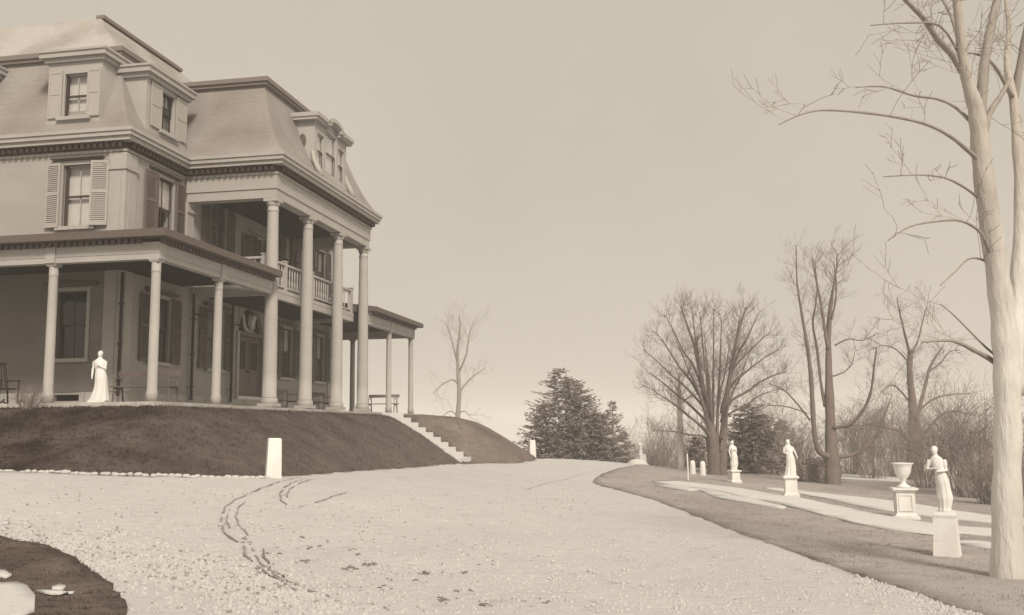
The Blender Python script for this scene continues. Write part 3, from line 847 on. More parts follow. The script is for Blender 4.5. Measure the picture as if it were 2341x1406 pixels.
f = HB(); pts = [f.pv('F', cx_ + (R - .03) * math.cos(math.pi * k / 16), -.18, sp + (z1 - sp - .03) * math.sin(math.pi * k / 16)) for k in range(17)]
f.add(pts, [tuple(range(17))]); part('pane', f, M_GLASS, fan)
f = HB()      # pale swag shapes set just in front of the fanlight
f.tube([f.pv('F', cx_ + x, -.10, sp + z) for x, z in ((-.42, .66), (-.37, .4), (-.28, .18), (-.10, .07), (.1, .06), (.32, .05))], [.05, .06, .07, .08, .09, .08], 7)
f.tube([f.pv('F', cx_ + x, -.10, sp + z) for x, z in ((.12, .1), (.24, .22), (.2, .42), (.28, .62))], [.09, .12, .16, .17], 7)
part('pale_swags', f, M_BLIND, fan)
# upper door and its shutters
a0, a1, z0, z1 = UDOOR
f = HB(); f.fb('F', a0 - .1, a0, -.06, .04, z0, z1 + .1); f.fb('F', a1, a1 + .1, -.06, .04, z0, z1 + .1); f.fb('F', a0, a1, -.06, .04, z1, z1 + .1); f.fb('F', a0 - .3, a1 + .3, .0, .14, z1 + .15, z1 + .21)
ud = part('balcony_door', f, M_TRIM, house)
f = HB(); f.fb('F', a0, a1, -.2, -.16, z0, z1); part('door_leaf', f, M_SASH, ud)
shutter('F', 31.05, 31.82, 4.72, 6.9, house, tilt=.25, hinge='a0'); shutter('F', 32.66, 33.4, 4.72, 6.9, house, tilt=.12, hinge='a1')

# portico --------------------------------------------------------------
def shared(mbs):
    return [(n_, b_.mesh(n_, m_, sm)) for n_, b_, m_, sm in mbs]
col = MB()
H_ = 7.1 - .76
pr = [(.222, .26), (.222, .30)] + [(.212 - .047 * (t ** 1.6), .30 + (H_ - .75) * t) for t in np.linspace(0, 1, 9)] + [(.165, H_ - .40), (.18, H_ - .385), (.18, H_ - .35), (.163, H_ - .34), (.163, H_ - .22)]
col.lathe(pr, 24)
capb = MB(); capb.lathe([(.178, H_ - .22), (.19, H_ - .20), (.215, H_ - .10)], 24); capb.frustum(0, 0, .222, .222, H_ - .098, H_)
colbase = MB(); colbase.frustum(0, 0, .262, .262, 0, .10); colbase.lathe([(.25, .102), (.262, .14), (.258, .19), (.238, .26)], 24)
cm = shared([('column', col, M_TRIM, True), ('capital', capb, M_TRIM, False), ('column_base', colbase, M_TRIM, False)])
for uu in (27.42, 30.14, 32.92, 35.66):
    c = link('column', cm[0][1], house, (-12.66 - WO, uu - UO, .745 - ZO))
    link('capital', cm[1][1], c); link('column_base', cm[2][1], c)
mb = HB()
for (u0, u1, w0, w1) in ((27.2, 35.85, -12.88, -12.45), (27.2, 27.63, -15.45, -12.881), (35.42, 35.85, -15.45, -12.881)):
    mb.bx(u0, u1, w0, w1, 7.38, 7.82)
for (u0, u1, w0, w1) in ((27.235, 35.815, -12.85, -12.485), (27.235, 27.6, -15.45, -12.851), (35.45, 35.815, -15.45, -12.851)):
    mb.bx(u0, u1, w0, w1, 7.1, 7.38)
part('entablature', mb, M_TRIM, house)
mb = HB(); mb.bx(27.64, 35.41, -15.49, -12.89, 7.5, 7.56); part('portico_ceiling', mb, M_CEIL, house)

# balcony inside the portico
mb = HB(); mb.bx(27.7, 35.5, -15.49, -12.98, 4.38, 4.5); mb.bx(27.7, 35.5, -13.14, -12.99, 4.17, 4.379); mb.bx(27.7, 27.84, -15.49, -13.15, 4.17, 4.379); mb.bx(35.36, 35.5, -15.49, -13.15, 4.17, 4.379)
balc = part('balcony', mb, M_TRIM, house)
mb = HB(); mb.bx(27.86, 35.34, -15.49, -13.16, 4.3, 4.37); part('balcony_ceiling', mb, M_CEIL, balc)
mb = HB()
for z0, z1, t in ((5.33, 5.40, .05), (4.60, 4.65, .03)):
    mb.bx(27.75, 35.45, -13.08 - t, -13.08 + t, z0, z1); mb.bx(27.8 - t, 27.8 + t, -15.45, -13.08 - t - .003, z0, z1); mb.bx(35.4 - t, 35.4 + t, -15.45, -13.08 - t - .003, z0, z1)
part('handrail', mb, M_TRIM, balc)
newel = MB(); newel.box(-.07, .07, -.07, .07, 0, .95); newel.box(-.09, .09, -.09, .09, .95, .99); nm = newel.mesh('newel', M_TRIM)
for uu in (27.8, 29.3, 31.5, 33.9, 35.4): link('newel', nm, balc, (-13.08 - WO, uu - UO, 4.5 - ZO))
bal_ = MB(); bal_.lathe([(.018, 0), (.03, .12), (.022, .3), (.028, .5), (.018, .68)], 6); bm_ = bal_.mesh('baluster', M_TRIM)
uu = 28.0
while uu < 35.3:
    if min(abs(uu - q) for q in (29.3, 31.5, 33.9)) > .1: link('baluster', bm_, balc, (-13.08 - WO, uu - UO, 4.65 - ZO))
    uu += .21 if uu < 33.0 else .42
wv_ = -15.2
while wv_ < -13.2:
    link('baluster', bm_, balc, (wv_ - WO, 27.8 - UO, 4.65 - ZO)); wv_ += .2

# one-storey porch: posts, beams, roofs -------------------------------
post = MB(); PH = 4.12 - .74
post.lathe([(.135, .0), (.135, .22), (.118, .26), (.108, PH - .34), (.108, PH - .30), (.116, PH - .29), (.116, PH - .26), (.108, PH - .25), (.112, PH - .07)], 12)
pcap = MB(); pcap.frustum(0, 0, .115, .13, PH - .07, PH - .03); pcap.frustum(0, 0, .135, .135, PH - .03, PH)
pm = shared([('porch_post', post, M_TRIM, True), ('post_cap', pcap, M_TRIM, False)])
for uu, vv in ((21.02, -12.66), (24.12, -12.66), (38.87, -12.66), (42.02, -12.66), (42.02, -15.4), (42.02, -18.2), (21.02, -15.4), (21.02, -18.2), (21.02, -21.0)):
    p = link('porch_post', pm[0][1], house, (vv - WO, uu - UO, .74 - ZO)); link('post_cap', pm[1][1], p)

def porch(ua, ub, uwall, name, near):
    """beam, dentils, roof and ceiling; ua = outer end, ub = end at the portico"""
    s_ = 1 if near else -1
    def U(x): return x
    mb = HB()
    lo, hi = (ua, ub) if near else (ub, ua)
    mb.bx(lo, hi, -12.77, -12.53, 4.26, 4.53); mb.bx(lo + .012, hi - .012, -12.758, -12.545, 4.12, 4.258)
    e0, e1 = (ua, ua + .24) if near else (ua - .24, ua)
    mb.bx(e0, e1, -26, -12.772, 4.26, 4.53); mb.bx(e0 + .012, e1 - .012, -26, -12.76, 4.12, 4.258)
    part('porch_beam', mb, M_TRIM, house)
    # blocks over the posts
    for q in ((21.02, 24.12) if near else (38.87, 42.02)):
        mb = HB(); mb.bx(q - .13, q + .13, -12.8, -12.505, 4.122, 4.52); part('beam_block', mb, M_TRIM, house)
    for q in ((-15.4, -18.2) if near else ()):
        mb = HB(); mb.bx(20.845, 21.16, q - .13, q + .13, 4.122, 4.52); part('beam_block', mb, M_TRIM, house)
    m_ = HB(); k = int(abs(ub - ua) / .17)
    for j in range(k):
        c = lo + (hi - lo) * (j + .5) / k; m_.bx(c - .05, c + .05, -12.53, -12.42, 4.50, 4.60)
    q = -13.0
    while q > -24:
        (m_.bx(ua - .11, ua, q - .05, q + .05, 4.50, 4.60) if near else m_.bx(ua, ua + .11, q - .05, q + .05, 4.50, 4.60)); q -= .17
    part('porch_dentils', m_, M_DENT, house, kind='stuff')
    oe = ua - .32 if near else ua + .32
    mb = HB()
    z0, z1, z2 = 4.61, 4.79, 5.25
    A, B, C_, D, E_, F_ = (oe, -12.2), (ub, -12.2), (ub, -15.5), (uwall, -15.5), (uwall, -26), (oe, -26)
    mb.quad([(*A, z1), (*B, z1), (*C_, z2), (*D, z2)]); mb.quad([(*A, z1), (*D, z2), (*E_, z2), (*F_, z1)])
    mb.quad([(*A, z0), (*B, z0), (*B, z1), (*A, z1)]); mb.quad([(*A, z0), (*A, z1), (*F_, z1), (*F_, z0)])
    mb.quad([(*A, z0), (*F_, z0), (*E_, z0), (*D, z0)]); mb.quad([(*A, z0), (*D, z0), (*C_, z0), (*B, z0)])
    mb.quad([(*B, z0), (*C_, z0), (*C_, z2), (*B, z1)])
    rf = part('porch_roof', mb, M_DENT, house)
    mb = HB()
    i0, i1 = (ua + .26, ub) if near else (ub, ua - .26)
    mb.bx(i0, i1, -15.49, -12.79, 4.45, 4.5)
    c0, c1 = (ua + .26, uwall - .01) if near else (uwall + .01, ua - .26)
    mb.bx(c0, c1, -26, -15.495, 4.452, 4.502)
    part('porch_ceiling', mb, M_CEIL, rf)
porch(20.88, 27.18, 24.0, 'near', True)
porch(42.16, 35.87, 39.75, 'far', False)

# dormers ----------------------------------------------------------------
def dormer(mode, a0, a1, d, z0, z1, win, corn, back, name_shut):
    b = HB()
    wall_panel(b, mode, a0, a1, z0, z1, win, d - .14, d)
    b.fb(mode, a0, a0 + .1, d - back, d - .141, z0, z1); b.fb(mode, a1 - .1, a1, d - back, d - .141, z0, z1)
    dm = part('dormer', b, M_TRIM, house)
    c = HB(); e = .2
    c.fb(mode, a0 - e * .5, a1 + e * .5, d - back, d + e * .5, z1, z1 + corn * .35); c.fb(mode, a0 - e, a1 + e, d - back, d + e, z1 + corn * .35, z1 + corn * .8); c.fb(mode, a0 - e - .04, a1 + e + .04, d - back, d + e + .04, z1 + corn * .8, z1 + corn)
    part('dormer_cornice', c, M_TRIM, dm)
    i = HB(); i.fb(mode, a0 + .12, a1 - .12, d - back, d - .5, z0, z1 - .02); part('dormer_interior', i, M_DARK, dm)
    return dm
dl = dormer('L', -18.05, -16.36, .0, 8.45, 10.55, [(-17.55, -16.78, 8.93, 10.22)], .32, 2.2, True)
window('L', -17.55, -16.78, 8.93, 10.22, house, d=.0, blind=1.0, hood=False, casing=False, sash=M_TRIM)
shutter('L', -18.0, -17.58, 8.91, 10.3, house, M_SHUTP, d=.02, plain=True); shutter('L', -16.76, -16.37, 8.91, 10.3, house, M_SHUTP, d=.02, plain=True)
dr = dormer('F', 24.85, 27.12, .02, 8.45, 10.28, [(25.66, 26.42, 8.93, 10.16)], .34, 2.2, True)
window('F', 25.66, 26.42, 8.93, 10.16, house, d=.02, hood=False, casing=False, blind=.25)
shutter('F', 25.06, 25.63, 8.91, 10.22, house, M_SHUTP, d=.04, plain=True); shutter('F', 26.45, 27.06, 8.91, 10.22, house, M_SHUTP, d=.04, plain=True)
# a third dormer further along the left side, and the portico's triple one
dormer('L', -22.0, -20.3, .0, 8.45, 10.55, [(-21.5, -20.75, 8.93, 10.22)], .32, 2.2, True)
window('L', -21.5, -20.75, 8.93, 10.22, house, d=.0, blind=1.0, hood=False, casing=False, sash=M_TRIM)
PD = -12.5 - WO
wins = [(30.40, 31.06, 8.95, 10.12), (31.18, 32.22, 8.95, 10.40), (32.34, 33.0, 8.95, 10.12)]
dp = dormer('F', 30.2, 33.25, PD, 8.42, 10.45, [], .26, 1.5, True) if False else None
b = HB(); wall_panel(b, 'F', 30.2, 33.2, 8.42, 10.46, wins, PD - .14, PD)
b.fb('F', 30.2, 30.3, PD - 1.5, PD - .141, 8.42, 10.46); b.fb('F', 33.1, 33.2, PD - 1.5, PD - .141, 8.42, 10.46)
b.fb('F', 30.17, 33.23, PD, PD + .06, 8.72, 8.86)
dp = part('dormer', b, M_TRIM, house)
i_ = HB(); i_.fb('F', 30.32, 33.08, PD - 1.4, PD - .5, 8.5, 10.4); part('dormer_interior', i_, M_DARK, dp)
for q in wins: window('F', *q, house, d=PD, hood=False, casing=False, sill=False, muntin=False, blind=.97, sash=M_TRIM, thin=.55)
c = HB()
for l, r in ((30.0, 31.2), (32.2, 33.4)):
    c.fb('F', l, r, PD - 1.3, PD + .16, 10.46, 10.56); c.fb('F', l - .04, r + .04, PD - 1.3, PD + .22, 10.56, 10.70)
N = 12
for rad, dep, th in ((.56, .16, .10), (.68, .22, .14)):
    pr_ = []
    for k in range(N + 1):
        t = math.pi * k / N
        pr_.append((31.7 + (rad) * math.cos(t), 10.50 + rad * .42 * math.sin(t), 31.7 + (rad + th) * math.cos(t), 10.50 + (rad * .42 + th) * math.sin(t)))
    for k in range(N):
        a, b_ = pr_[k], pr_[k + 1]
        vv = [c.pv('F', x, dd, z) for dd in (PD - 1.0, PD + dep) for x, z in ((a[0], a[1]), (a[2], a[3]), (b_[2], b_[3]), (b_[0], b_[1]))]
        c.add(vv, [(4, 5, 6, 7), (0, 3, 2, 1), (1, 2, 6, 5), (0, 4, 7, 3)])
part('dormer_cornice', c, M_TRIM, dp)
c = HB(); c.add([c.pv('F', 31.7 + .56 * math.cos(math.pi * k / N), PD - .02, 10.46 + .25 * math.sin(math.pi * k / N)) for k in range(N + 1)], [tuple(range(N + 1))]); part('tympanum', c, M_TRIM, dp)
c = HB()     # cheek: round boss and scrolled bracket
yb = 30.2 - UO
c.lathe([(.001, 0), (.2, 0), (.24, .03), (.2, .06), (.001, .06)], 14)
c.v = [(x * .55 + (-12.92 - WO), yb - z, y + 9.78 - ZO) for x, y, z in c.v]
part('cheek_boss', c, M_DENT, dp, smooth=False)
c = HB()
pts = [(-12.56 - WO, yb - .03, 9.4 - ZO), (-12.5 - WO, yb - .04, 9.1 - ZO), (-12.36 - WO, yb - .04, 8.8 - ZO), (-12.22 - WO, yb - .04, 8.5 - ZO)]
c.tube(pts, [.05, .08, .1, .09], 8); c.v = [(x, y, z) for x, y, z in c.v]
part('scroll_bracket', c, M_TRIM, dp, smooth=True)
c = HB()
pts = [(-12.56 - WO, 33.2 - UO + .03, 9.4 - ZO), (-12.5 - WO, 33.24 - UO, 9.1 - ZO), (-12.36 - WO, 33.24 - UO, 8.8 - ZO), (-12.22 - WO, 33.24 - UO, 8.5 - ZO)]
c.tube(pts, [.05, .08, .1, .09], 8); part('scroll_bracket', c, M_TRIM, dp, smooth=True)

# terrace paving and its kerb stones ------------------------------------
mb = HB(); mb.bx(20.95, 43.0, -28, -12.75, .2, .712)
ter = setting('terrace', None)
ter.location = h2w(UO, WO, ZO); ter.rotation_euler = (0, 0, HROT)
part('paving', mb, M_STONE, ter)
rs = random.Random(5)
def kerb(mode, a, a1):
    while a < a1 - .1:
        b = min(a1, a + rs.uniform(1.0, 1.5)); m_ = HB(); j = rs.uniform(-.012, .012)
        if mode == 'F': m_.bx(a + .008, b - .008, -12.745, -12.30 + j, .3, .72 + rs.uniform(-.01, .008))
        else: m_.bx(20.52 + j, 20.945, a + .008, b - .008, .3, .72 + rs.uniform(-.01, .008))
        part('kerb_stone', m_, M_STONE, ter); a = b
kerb('F', 20.52, 43.2); kerb('L', -25.0, -12.75)

# ------------------------------------------------------------------ stone steps down the bank
u0_, u1_ = 36.9, 38.7
st = thing('stone_steps', 'straight flight of pale stone steps cut through the grass bank', 'steps', h2w(u0_, -12.3, .72), HROT)
NS = 10
for k in range(NS):
    m_ = MB(); z = -(k) * .198; wv_ = k * .315
    m_.box(wv_, wv_ + .345, 0, u1_ - u0_, z - .5, z - .01 + .004 * (k % 3))
    part('step', m_, M_STEP, st)

# ------------------------------------------------------------------ bollards
def bollard(px, py, hgt, label, tilt=0):
    x, y = G(px, py) if not isinstance(px, tuple) else px
    r = .158
    m_ = MB(); m_.frustum(0, 0, r, r * .84, -.1, hgt - .03); m_.frustum(0, 0, r * .84, r * .72, hgt - .028, hgt)
    t = thing('bollard', label, 'bollard', (x, y, hz(x, y) + .02), .35, 'white stone bollards along the drive')
    part('post', m_, M_MARBLE, t)
    if tilt: t.rotation_euler = (0, tilt, .35)
    return t
bollard(624, 1094, .81, 'nearer white tapering stone bollard in front of the dark grass bank', .02)
bollard(P2(1216, 1050, 46), 0, .80, 'far white stone bollard beside the big conifer at the end of the drive')
# little white posts and the thin stake beyond the lawn
for px, py, Y, hg, rr, lab in ((1584, 1084, 43, .60, .13, 'short white post beyond the lawn, closer to the pale bare trunk'), (1607, 1086, 42, .62, .13, 'short white post beyond the lawn, next to the many-stemmed tree')):
    p = P2(px, py, Y); m_ = MB(); m_.lathe([(rr, -.1), (rr * .9, hg - .1), (rr * .6, hg), (0.01, hg + .01)], 10)
    t = thing('white_post', lab, 'post', (p[0], p[1], hz(*p) + .04), 0, 'short white posts beyond the lawn'); part('shaft', m_, M_MARBLE, t)
p = P2(1573, 1104, 36); m_ = MB(); m_.tube([(0, 0, -.1), (.01, 0, .4), (0, .01, .95)], .028, 6)
t = thing('thin_stake', 'slim pale stake standing on the lawn before the white posts', 'stake', (p[0], p[1], hz(*p) + .04)); part('shaft', m_, M_MARBLE, t)

# ------------------------------------------------------------------ statues
def remesh(mb, name, m, vox):
    me = mb.mesh(name, None)
    o = bpy.data.objects.new('tmp', me); COL.objects.link(o)
    md = o.modifiers.new('r', 'REMESH'); md.mode = 'VOXEL'; md.voxel_size = vox; md.use_smooth_shade = True
    sm = o.modifiers.new('s', 'SMOOTH'); sm.iterations = 2; sm.factor = .4
    bpy.context.view_layer.update()
    dg = bpy.context.evaluated_depsgraph_get()
    r = bpy.data.meshes.new_from_object(o.evaluated_get(dg)); r.name = name
    bpy.data.objects.remove(o); r.shade_smooth(); r.materials.clear(); r.materials.append(m)
    return r

def figure(h, folds=9, lean=0.0, arm='folded', hood=False, hem=1.0, seed=0, twist=.4, sway=.03, slim=1.0):
    """a draped standing figure of height h, facing -y, one closed surface"""
    rs = random.Random(seed); b = MB(); N = 40
    sec = [(0, .185 * hem, .15 * hem), (.05, .17 * hem, .14 * hem), (.2, .138, .112), (.35, .122, .10), (.48, .118, .098), (.56, .106, .085), (.62, .094, .076), (.70, .108, .082), (.775, .118, .078), (.815, .10, .066), (.84, .055, .05), (.862, .036, .036), (.885, .034, .036)]
    vs_, fs = [], []
    def ctr(t): return (lean * t * t + sway * math.sin(t * 5.0), .012 * math.sin(t * 7))
    fine = np.linspace(0, .885, 46)
    for t in fine:
        rx = np.interp(t, [q[0] for q in sec], [q[1] for q in sec]); ry = np.interp(t, [q[0] for q in sec], [q[2] for q in sec])
        if t < .82: rx *= slim; ry *= slim
        amp = .10 * max(0, 1 - t / .62) + (.025 if t < .8 else 0)
        cx, cy = ctr(t)
        for k in range(N):
            a = 2 * math.pi * k / N
            g = 1 + amp * (math.sin(folds * a + twist * t * 8) * .6 + .4 * math.sin((folds + 4) * a - 3 * t + seed))
            vs_.append(((cx + rx * g * math.cos(a)) * h, (cy + ry * g * math.sin(a)) * h, t * h))
    M = len(fine)
    for i in range(M - 1):
        for k in range(N):
            a, c = i * N + k, i * N + (k + 1) % N
            fs.append((a, c, c + N, a + N))
    fs.append(tuple(range(N - 1, -1, -1))); fs.append(tuple((M - 1) * N + k for k in range(N)))
    b.add(vs_, fs)
    hx, hy = ctr(.93); hc = (hx * h, (hy - .008) * h, .932 * h)
    b.ball(hc, (.047 * h, .056 * h, .066 * h), 16, 12)
    b.ball((hc[0], hc[1] - .055 * h, hc[2] - .008 * h), (.009 * h, .014 * h, .016 * h), 8, 6)           # nose
    b.ball((hc[0], hc[1] - .045 * h, hc[2] - .042 * h), (.018 * h, .014 * h, .012 * h), 8, 6)           # chin
    for s_ in (-1, 1): b.ball((hc[0] + s_ * .02 * h, hc[1] - .047 * h, hc[2] + .012 * h), (.013 * h, .008 * h, .006 * h), 6, 5)   # brows
    if hood:
        b.ball((hc[0], hc[1] + .018 * h, hc[2] + .006 * h), (.06 * h, .058 * h, .075 * h), 14, 10)
        b.tube([(hc[0], hc[1] + .04 * h, hc[2]), (hc[0], hc[1] + .06 * h, .8 * h), (hc[0], hc[1] + .05 * h, .6 * h)], [.055 * h, .085 * h, .07 * h], 12)
    else:
        b.ball((hc[0], hc[1] + .018 * h, hc[2] + .018 * h), (.053 * h, .052 * h, .058 * h), 14, 10)
        b.ball((hc[0], hc[1] + .07 * h, hc[2] + .02 * h), .028 * h, 10, 7)
    sx, sy = ctr(.79)
    def arm_(s_, el, ha):
        sh = Vector(((sx + s_ * .105) * h, sy * h, .79 * h)); e = Vector(el) * h; hd = Vector(ha) * h
        b.tube([sh, (sh + e) / 2, e, (e + hd) / 2, hd], [.036 * h, .033 * h, .028 * h, .024 * h, .018 * h], 10)
        d = (hd - e).normalized(); b.ball(tuple(hd + d * .018 * h), (.018 * h, .016 * h, .022 * h), 8, 6)
        side = d.cross(Vector((0, 0, 1))); side = side.normalized() if side.length > .1 else Vector((1, 0, 0))
        for q in range(4):
            st_ = hd + d * .03 * h + side * (q - 1.5) * .0085 * h
            b.tube([st_, st_ + d * .02 * h + Vector((0, 0, -.004 * h)), st_ + d * (.036 - abs(q - 1.4) * .004) * h + Vector((0, 0, -.014 * h))], [.0052 * h, .005 * h, .004 * h], 6)
        b.tube([hd + d * .01 * h, hd + d * .026 * h - side * .022 * h], [.006 * h, .0045 * h], 6)
    if arm == 'folded':
        arm_(-1, (sx - .14, sy - .03, .64), (sx - .03, sy - .11, .66)); arm_(1, (sx + .14, sy - .03, .63), (sx + .04, sy - .115, .62))
    elif arm == 'down':
        arm_(-1, (sx - .135, sy + .01, .63), (sx - .125, sy - .05, .49)); arm_(1, (sx + .13, sy - .03, .63), (sx + .02, sy - .11, .70))
    elif arm == 'side':
        arm_(-1, (sx - .135, sy - .02, .64), (sx - .05, sy - .11, .60)); arm_(1, (sx + .17, sy - .02, .66), (sx + .22, sy - .07, .52))
    return b

def pedestal(kind, hg, a):
    m_ = MB()
    if kind == 'flared':
        m_.frustum(0, 0, a * 1.16, a * 1.0, -.15, hg * .35); m_.frustum(0, 0, a, a * .93, hg * .352, hg * .86); m_.frustum(0, 0, a * .93, a * .98, hg * .862, hg * .93); m_.frustum(0, 0, a * .85, a * .8, hg * .932, hg)
    else:
        m_.frustum(0, 0, a * 1.15, a * 1.15, -.12, hg * .14); m_.frustum(0, 0, a * 1.08, a * .93, hg * .142, hg * .22); m_.frustum(0, 0, a * .9, a * .86, hg * .222, hg * .80)
        m_.frustum(0, 0, a * .9, a * 1.08, hg * .802, hg * .88); m_.frustum(0, 0, a * 1.16, a * 1.16, hg * .882, hg * .96); m_.frustum(0, 0, a * 1.0, a * .9, hg * .962, hg)
    return m_

def statue(pos, label, fh, ped, rz, prm, vox=.011):
    t = thing('garden_statue', label, 'statue', (pos[0], pos[1], hz(*pos) + .04), rz, 'white garden statues')
    kind, hg, a = ped
    if hg: part('pedestal', pedestal(kind, hg, a), M_MARBLE, t)
    f = link('figure', remesh(figure(fh, **prm), 'figure', M_MARBLE, vox), t, (0, 0, hg))
    return t
sA = G(2167, 1280)
statue(sA, 'slender white draped statue on a flared plinth, right of the white urn', .88, ('flared', .60, .15), math.radians(-30), dict(arm='folded', hem=.6, folds=7, seed=1, sway=.012, lean=-.10, slim=.84), .008)
sB = G(1809, 1140)
statue(sB, 'white statue with a cloak held out at one side, beside the pale garden path', .92, ('box', .56, .17), math.radians(-8), dict(arm='side', hem=.9, seed=2, hood=True, folds=8))
sC = P2(1679, 1103, 36.5)
statue(sC, 'slim white statue on a narrow plinth before the dark evergreen', 1.06, ('box', .46, .18), math.radians(15), dict(arm='down', hem=.62, seed=3, hood=True))
sD = P2(1465, 1066, 57)
tD = statue(sD, 'small white statue on a broad sloping base where the drive ends', .80, ('flared', .62, .24), math.radians(30), dict(arm='folded', hem=.9, seed=4), .014)
m_ = MB(); m_.lathe([(1.0, -.3), (.8, .0), (.52, .22), (.36, .34), (.05, .36)], 14, -.28, 0, .7); part('rubble_base', m_, M_MARBLE, tD)
# draped figure on the porch
pS = h2w(21.95, -14.66, .72)
t = thing('porch_statue', 'white draped statue of a woman standing on the porch by a bench', 'statue', pS, HROT + math.radians(15))
m_ = MB(); m_.frustum(0, 0, .22, .20, 0, .09); part('pedestal', m_, M_MARBLE, t)
link('figure', remesh(figure(1.24, arm='down', hem=.98, seed=6, folds=10, lean=.03), 'figure', M_MARBLE, .012), t, (0, 0, .09))

# urn on its pedestal
uU = G(2070, 1190)
t = thing('garden_urn', 'white flaring urn raised on a square panelled pedestal', 'urn', (uU[0], uU[1], hz(*uU) + .04), math.radians(-12))
m_ = MB(); a = .19
m_.frustum(0, 0, .27, .27, -.1, .06); m_.frustum(0, 0, .23, .2, .062, .12); m_.frustum(0, 0, a, a, .122, .52); m_.frustum(0, 0, .2, .25, .522, .57); m_.frustum(0, 0, .265, .265, .572, .61)
pd = part('pedestal', m_, M_MARBLE, t)
m_ = MB()
for q in range(4):
    c, s_ = math.cos(q * math.pi / 2), math.sin(q * math.pi / 2)
    for x0, x1, z0, z1 in ((-.15, .15, .46, .485), (-.15, .15, .155, .18), (-.15, -.125, .18, .46), (.125, .15, .18, .46)):
        vs2 = [(x, y, z) for z in (z0, z1) for x, y in ((x0, -a - .015), (x1, -a - .015), (x1, -a + .002), (x0, -a + .002))]
        m_.add([(x * c - y * s_, x * s_ + y * c, z) for x, y, z in vs2], [(0, 3, 2, 1), (4, 5, 6, 7), (0, 1, 5, 4), (1, 2, 6, 5), (2, 3, 7, 6), (3, 0, 4, 7)])
part('panel_moulding', m_, M_MARBLE, pd)
m_ = MB(); m_.lathe([(.15, .612), (.15, .64), (.10, .66), (.055, .70), (.05, .745), (.075, .765), (.07, .785), (.12, .82), (.165, .90), (.185, .99), (.205, 1.06), (.235, 1.085), (.24, 1.10), (.21, 1.10), (.17, 1.0), (.05, .93)], 28)
m_.v = [((x) * (1 + (.025 * math.cos(14 * math.atan2(y, x)) if .80 < z < 1.05 else 0)), y * (1 + (.025 * math.cos(14 * math.atan2(y, x)) if .80 < z < 1.05 else 0)), z) for x, y, z in m_.v]
part('bowl', m_, M_MARBLE, t, smooth=True)
t.scale = (.90, .90, 1.0)

# ------------------------------------------------------------------ porch furniture
def bench(u, wv, length, along, label, m, seat=.45, back=.84, rz=0):
    """along 'w' = runs out from the wall, 'u' = runs along it"""
    base = h2w(u, wv, .72)
    t = thing('porch_bench', label, 'bench', base, HROT + (0 if along == 'w' else math.pi / 2) + rz, 'benches on the porch')
    L = length / 2
    for k in range(3):
        b = MB(); b.box(-L, L, -.19 + k * .125, -.19 + k * .125 + .112, seat - .03, seat); part('seat_board', b, m, t)
    for z in (back - .13,):
        b = MB(); b.box(-L, L, .21, .235, z, z + .13); part('back_rail', b, m, t)
    for sx in (-1, 1):
        b = MB(); x = sx * (L - .12)
        b.tube([(x, -.2, 0), (x, -.14, seat - .03)], .026, 6); part('leg', b, m, t)
        b = MB(); b.tube([(x, .28, 0), (x, .2, seat), (x, .245, back - .02)], [.028, .026, .022], 6); part('leg', b, m, t)
        b = MB(); b.box(x - .02, x + .02, -.17, .17, seat - .08, seat - .031); part('bearer', b, m, t)
        b = MB(); b.tube([(x, -.16, seat), (x, -.17, seat + .2), (x, .22, seat + .22)], .02, 6); part('arm', b, m, t)
    return t
bench(22.25, -13.6, 1.75, 'w', 'long wooden bench beside the porch statue, behind the corner post', M_BENCH)
bench(33.8, -14.95, 1.5, 'u', 'pale bench against the wall right of the front door', M_BENCHP)
bench(37.2, -14.9, 1.7, 'u', 'wooden bench under the window furthest along the front', M_BENCH)
bench(40.6, -13.5, 1.4, 'w', 'slatted bench out on the far porch near its end posts', M_BENCHP)
cx2 = h2w(21.9, -17.3, .72)
t = thing('porch_chair', 'dark rocking chair on the porch at the edge of the picture', 'chair', cx2, HROT + 1.2)
for s_ in (-1, 1):
    b = MB(); b.tube([(s_ * .24, -.45 + .9 * k / 8, .02 + .12 * ((k - 4) / 4) ** 2) for k in range(9)], .022, 6); part('rocker', b, M_IRON, t)
    b = MB(); b.tube([(s_ * .24, -.22, .05), (s_ * .24, -.24, .62)], .022, 6); part('leg', b, M_IRON, t)
    b = MB(); b.tube([(s_ * .24, .2, .05), (s_ * .24, .26, .5), (s_ * .23, .38, 1.1)], .022, 6); part('leg', b, M_IRON, t)
    b = MB(); b.box(s_ * .24 - .03, s_ * .24 + .03, -.28, .3, .62, .65); part('arm', b, M_IRON, t)
b = MB(); b.box(-.24, .24, -.24, .24, .41, .44); part('seat', b, M_IRON, t)
for k in range(6):
    b = MB(); x = -.19 + .38 * k / 5; b.tube([(x, .26, .44), (x, .38, 1.04)], .016, 5); part('spindle', b, M_IRON, t)
b = MB(); b.box(-.25, .25, .36, .4, 1.02, 1.12); part('top_rail', b, M_IRON, t)

# ------------------------------------------------------------------ trees
def cat(pts, k=4):
    P = [Vector(p) for p in pts]; o = []
    for i in range(len(P) - 1):
        p0, p1, p2, p3 = P[max(i - 1, 0)], P[i], P[i + 1], P[min(i + 2, len(P) - 1)]
        for a in range(k):
            t = a / k
            o.append(.5 * ((2 * p1) + (p2 - p0) * t + (2 * p0 - 5 * p1 + 4 * p2 - p3) * t * t + (3 * p1 - p0 - 3 * p2 + p3) * t ** 3))
    o.append(P[-1]); return o

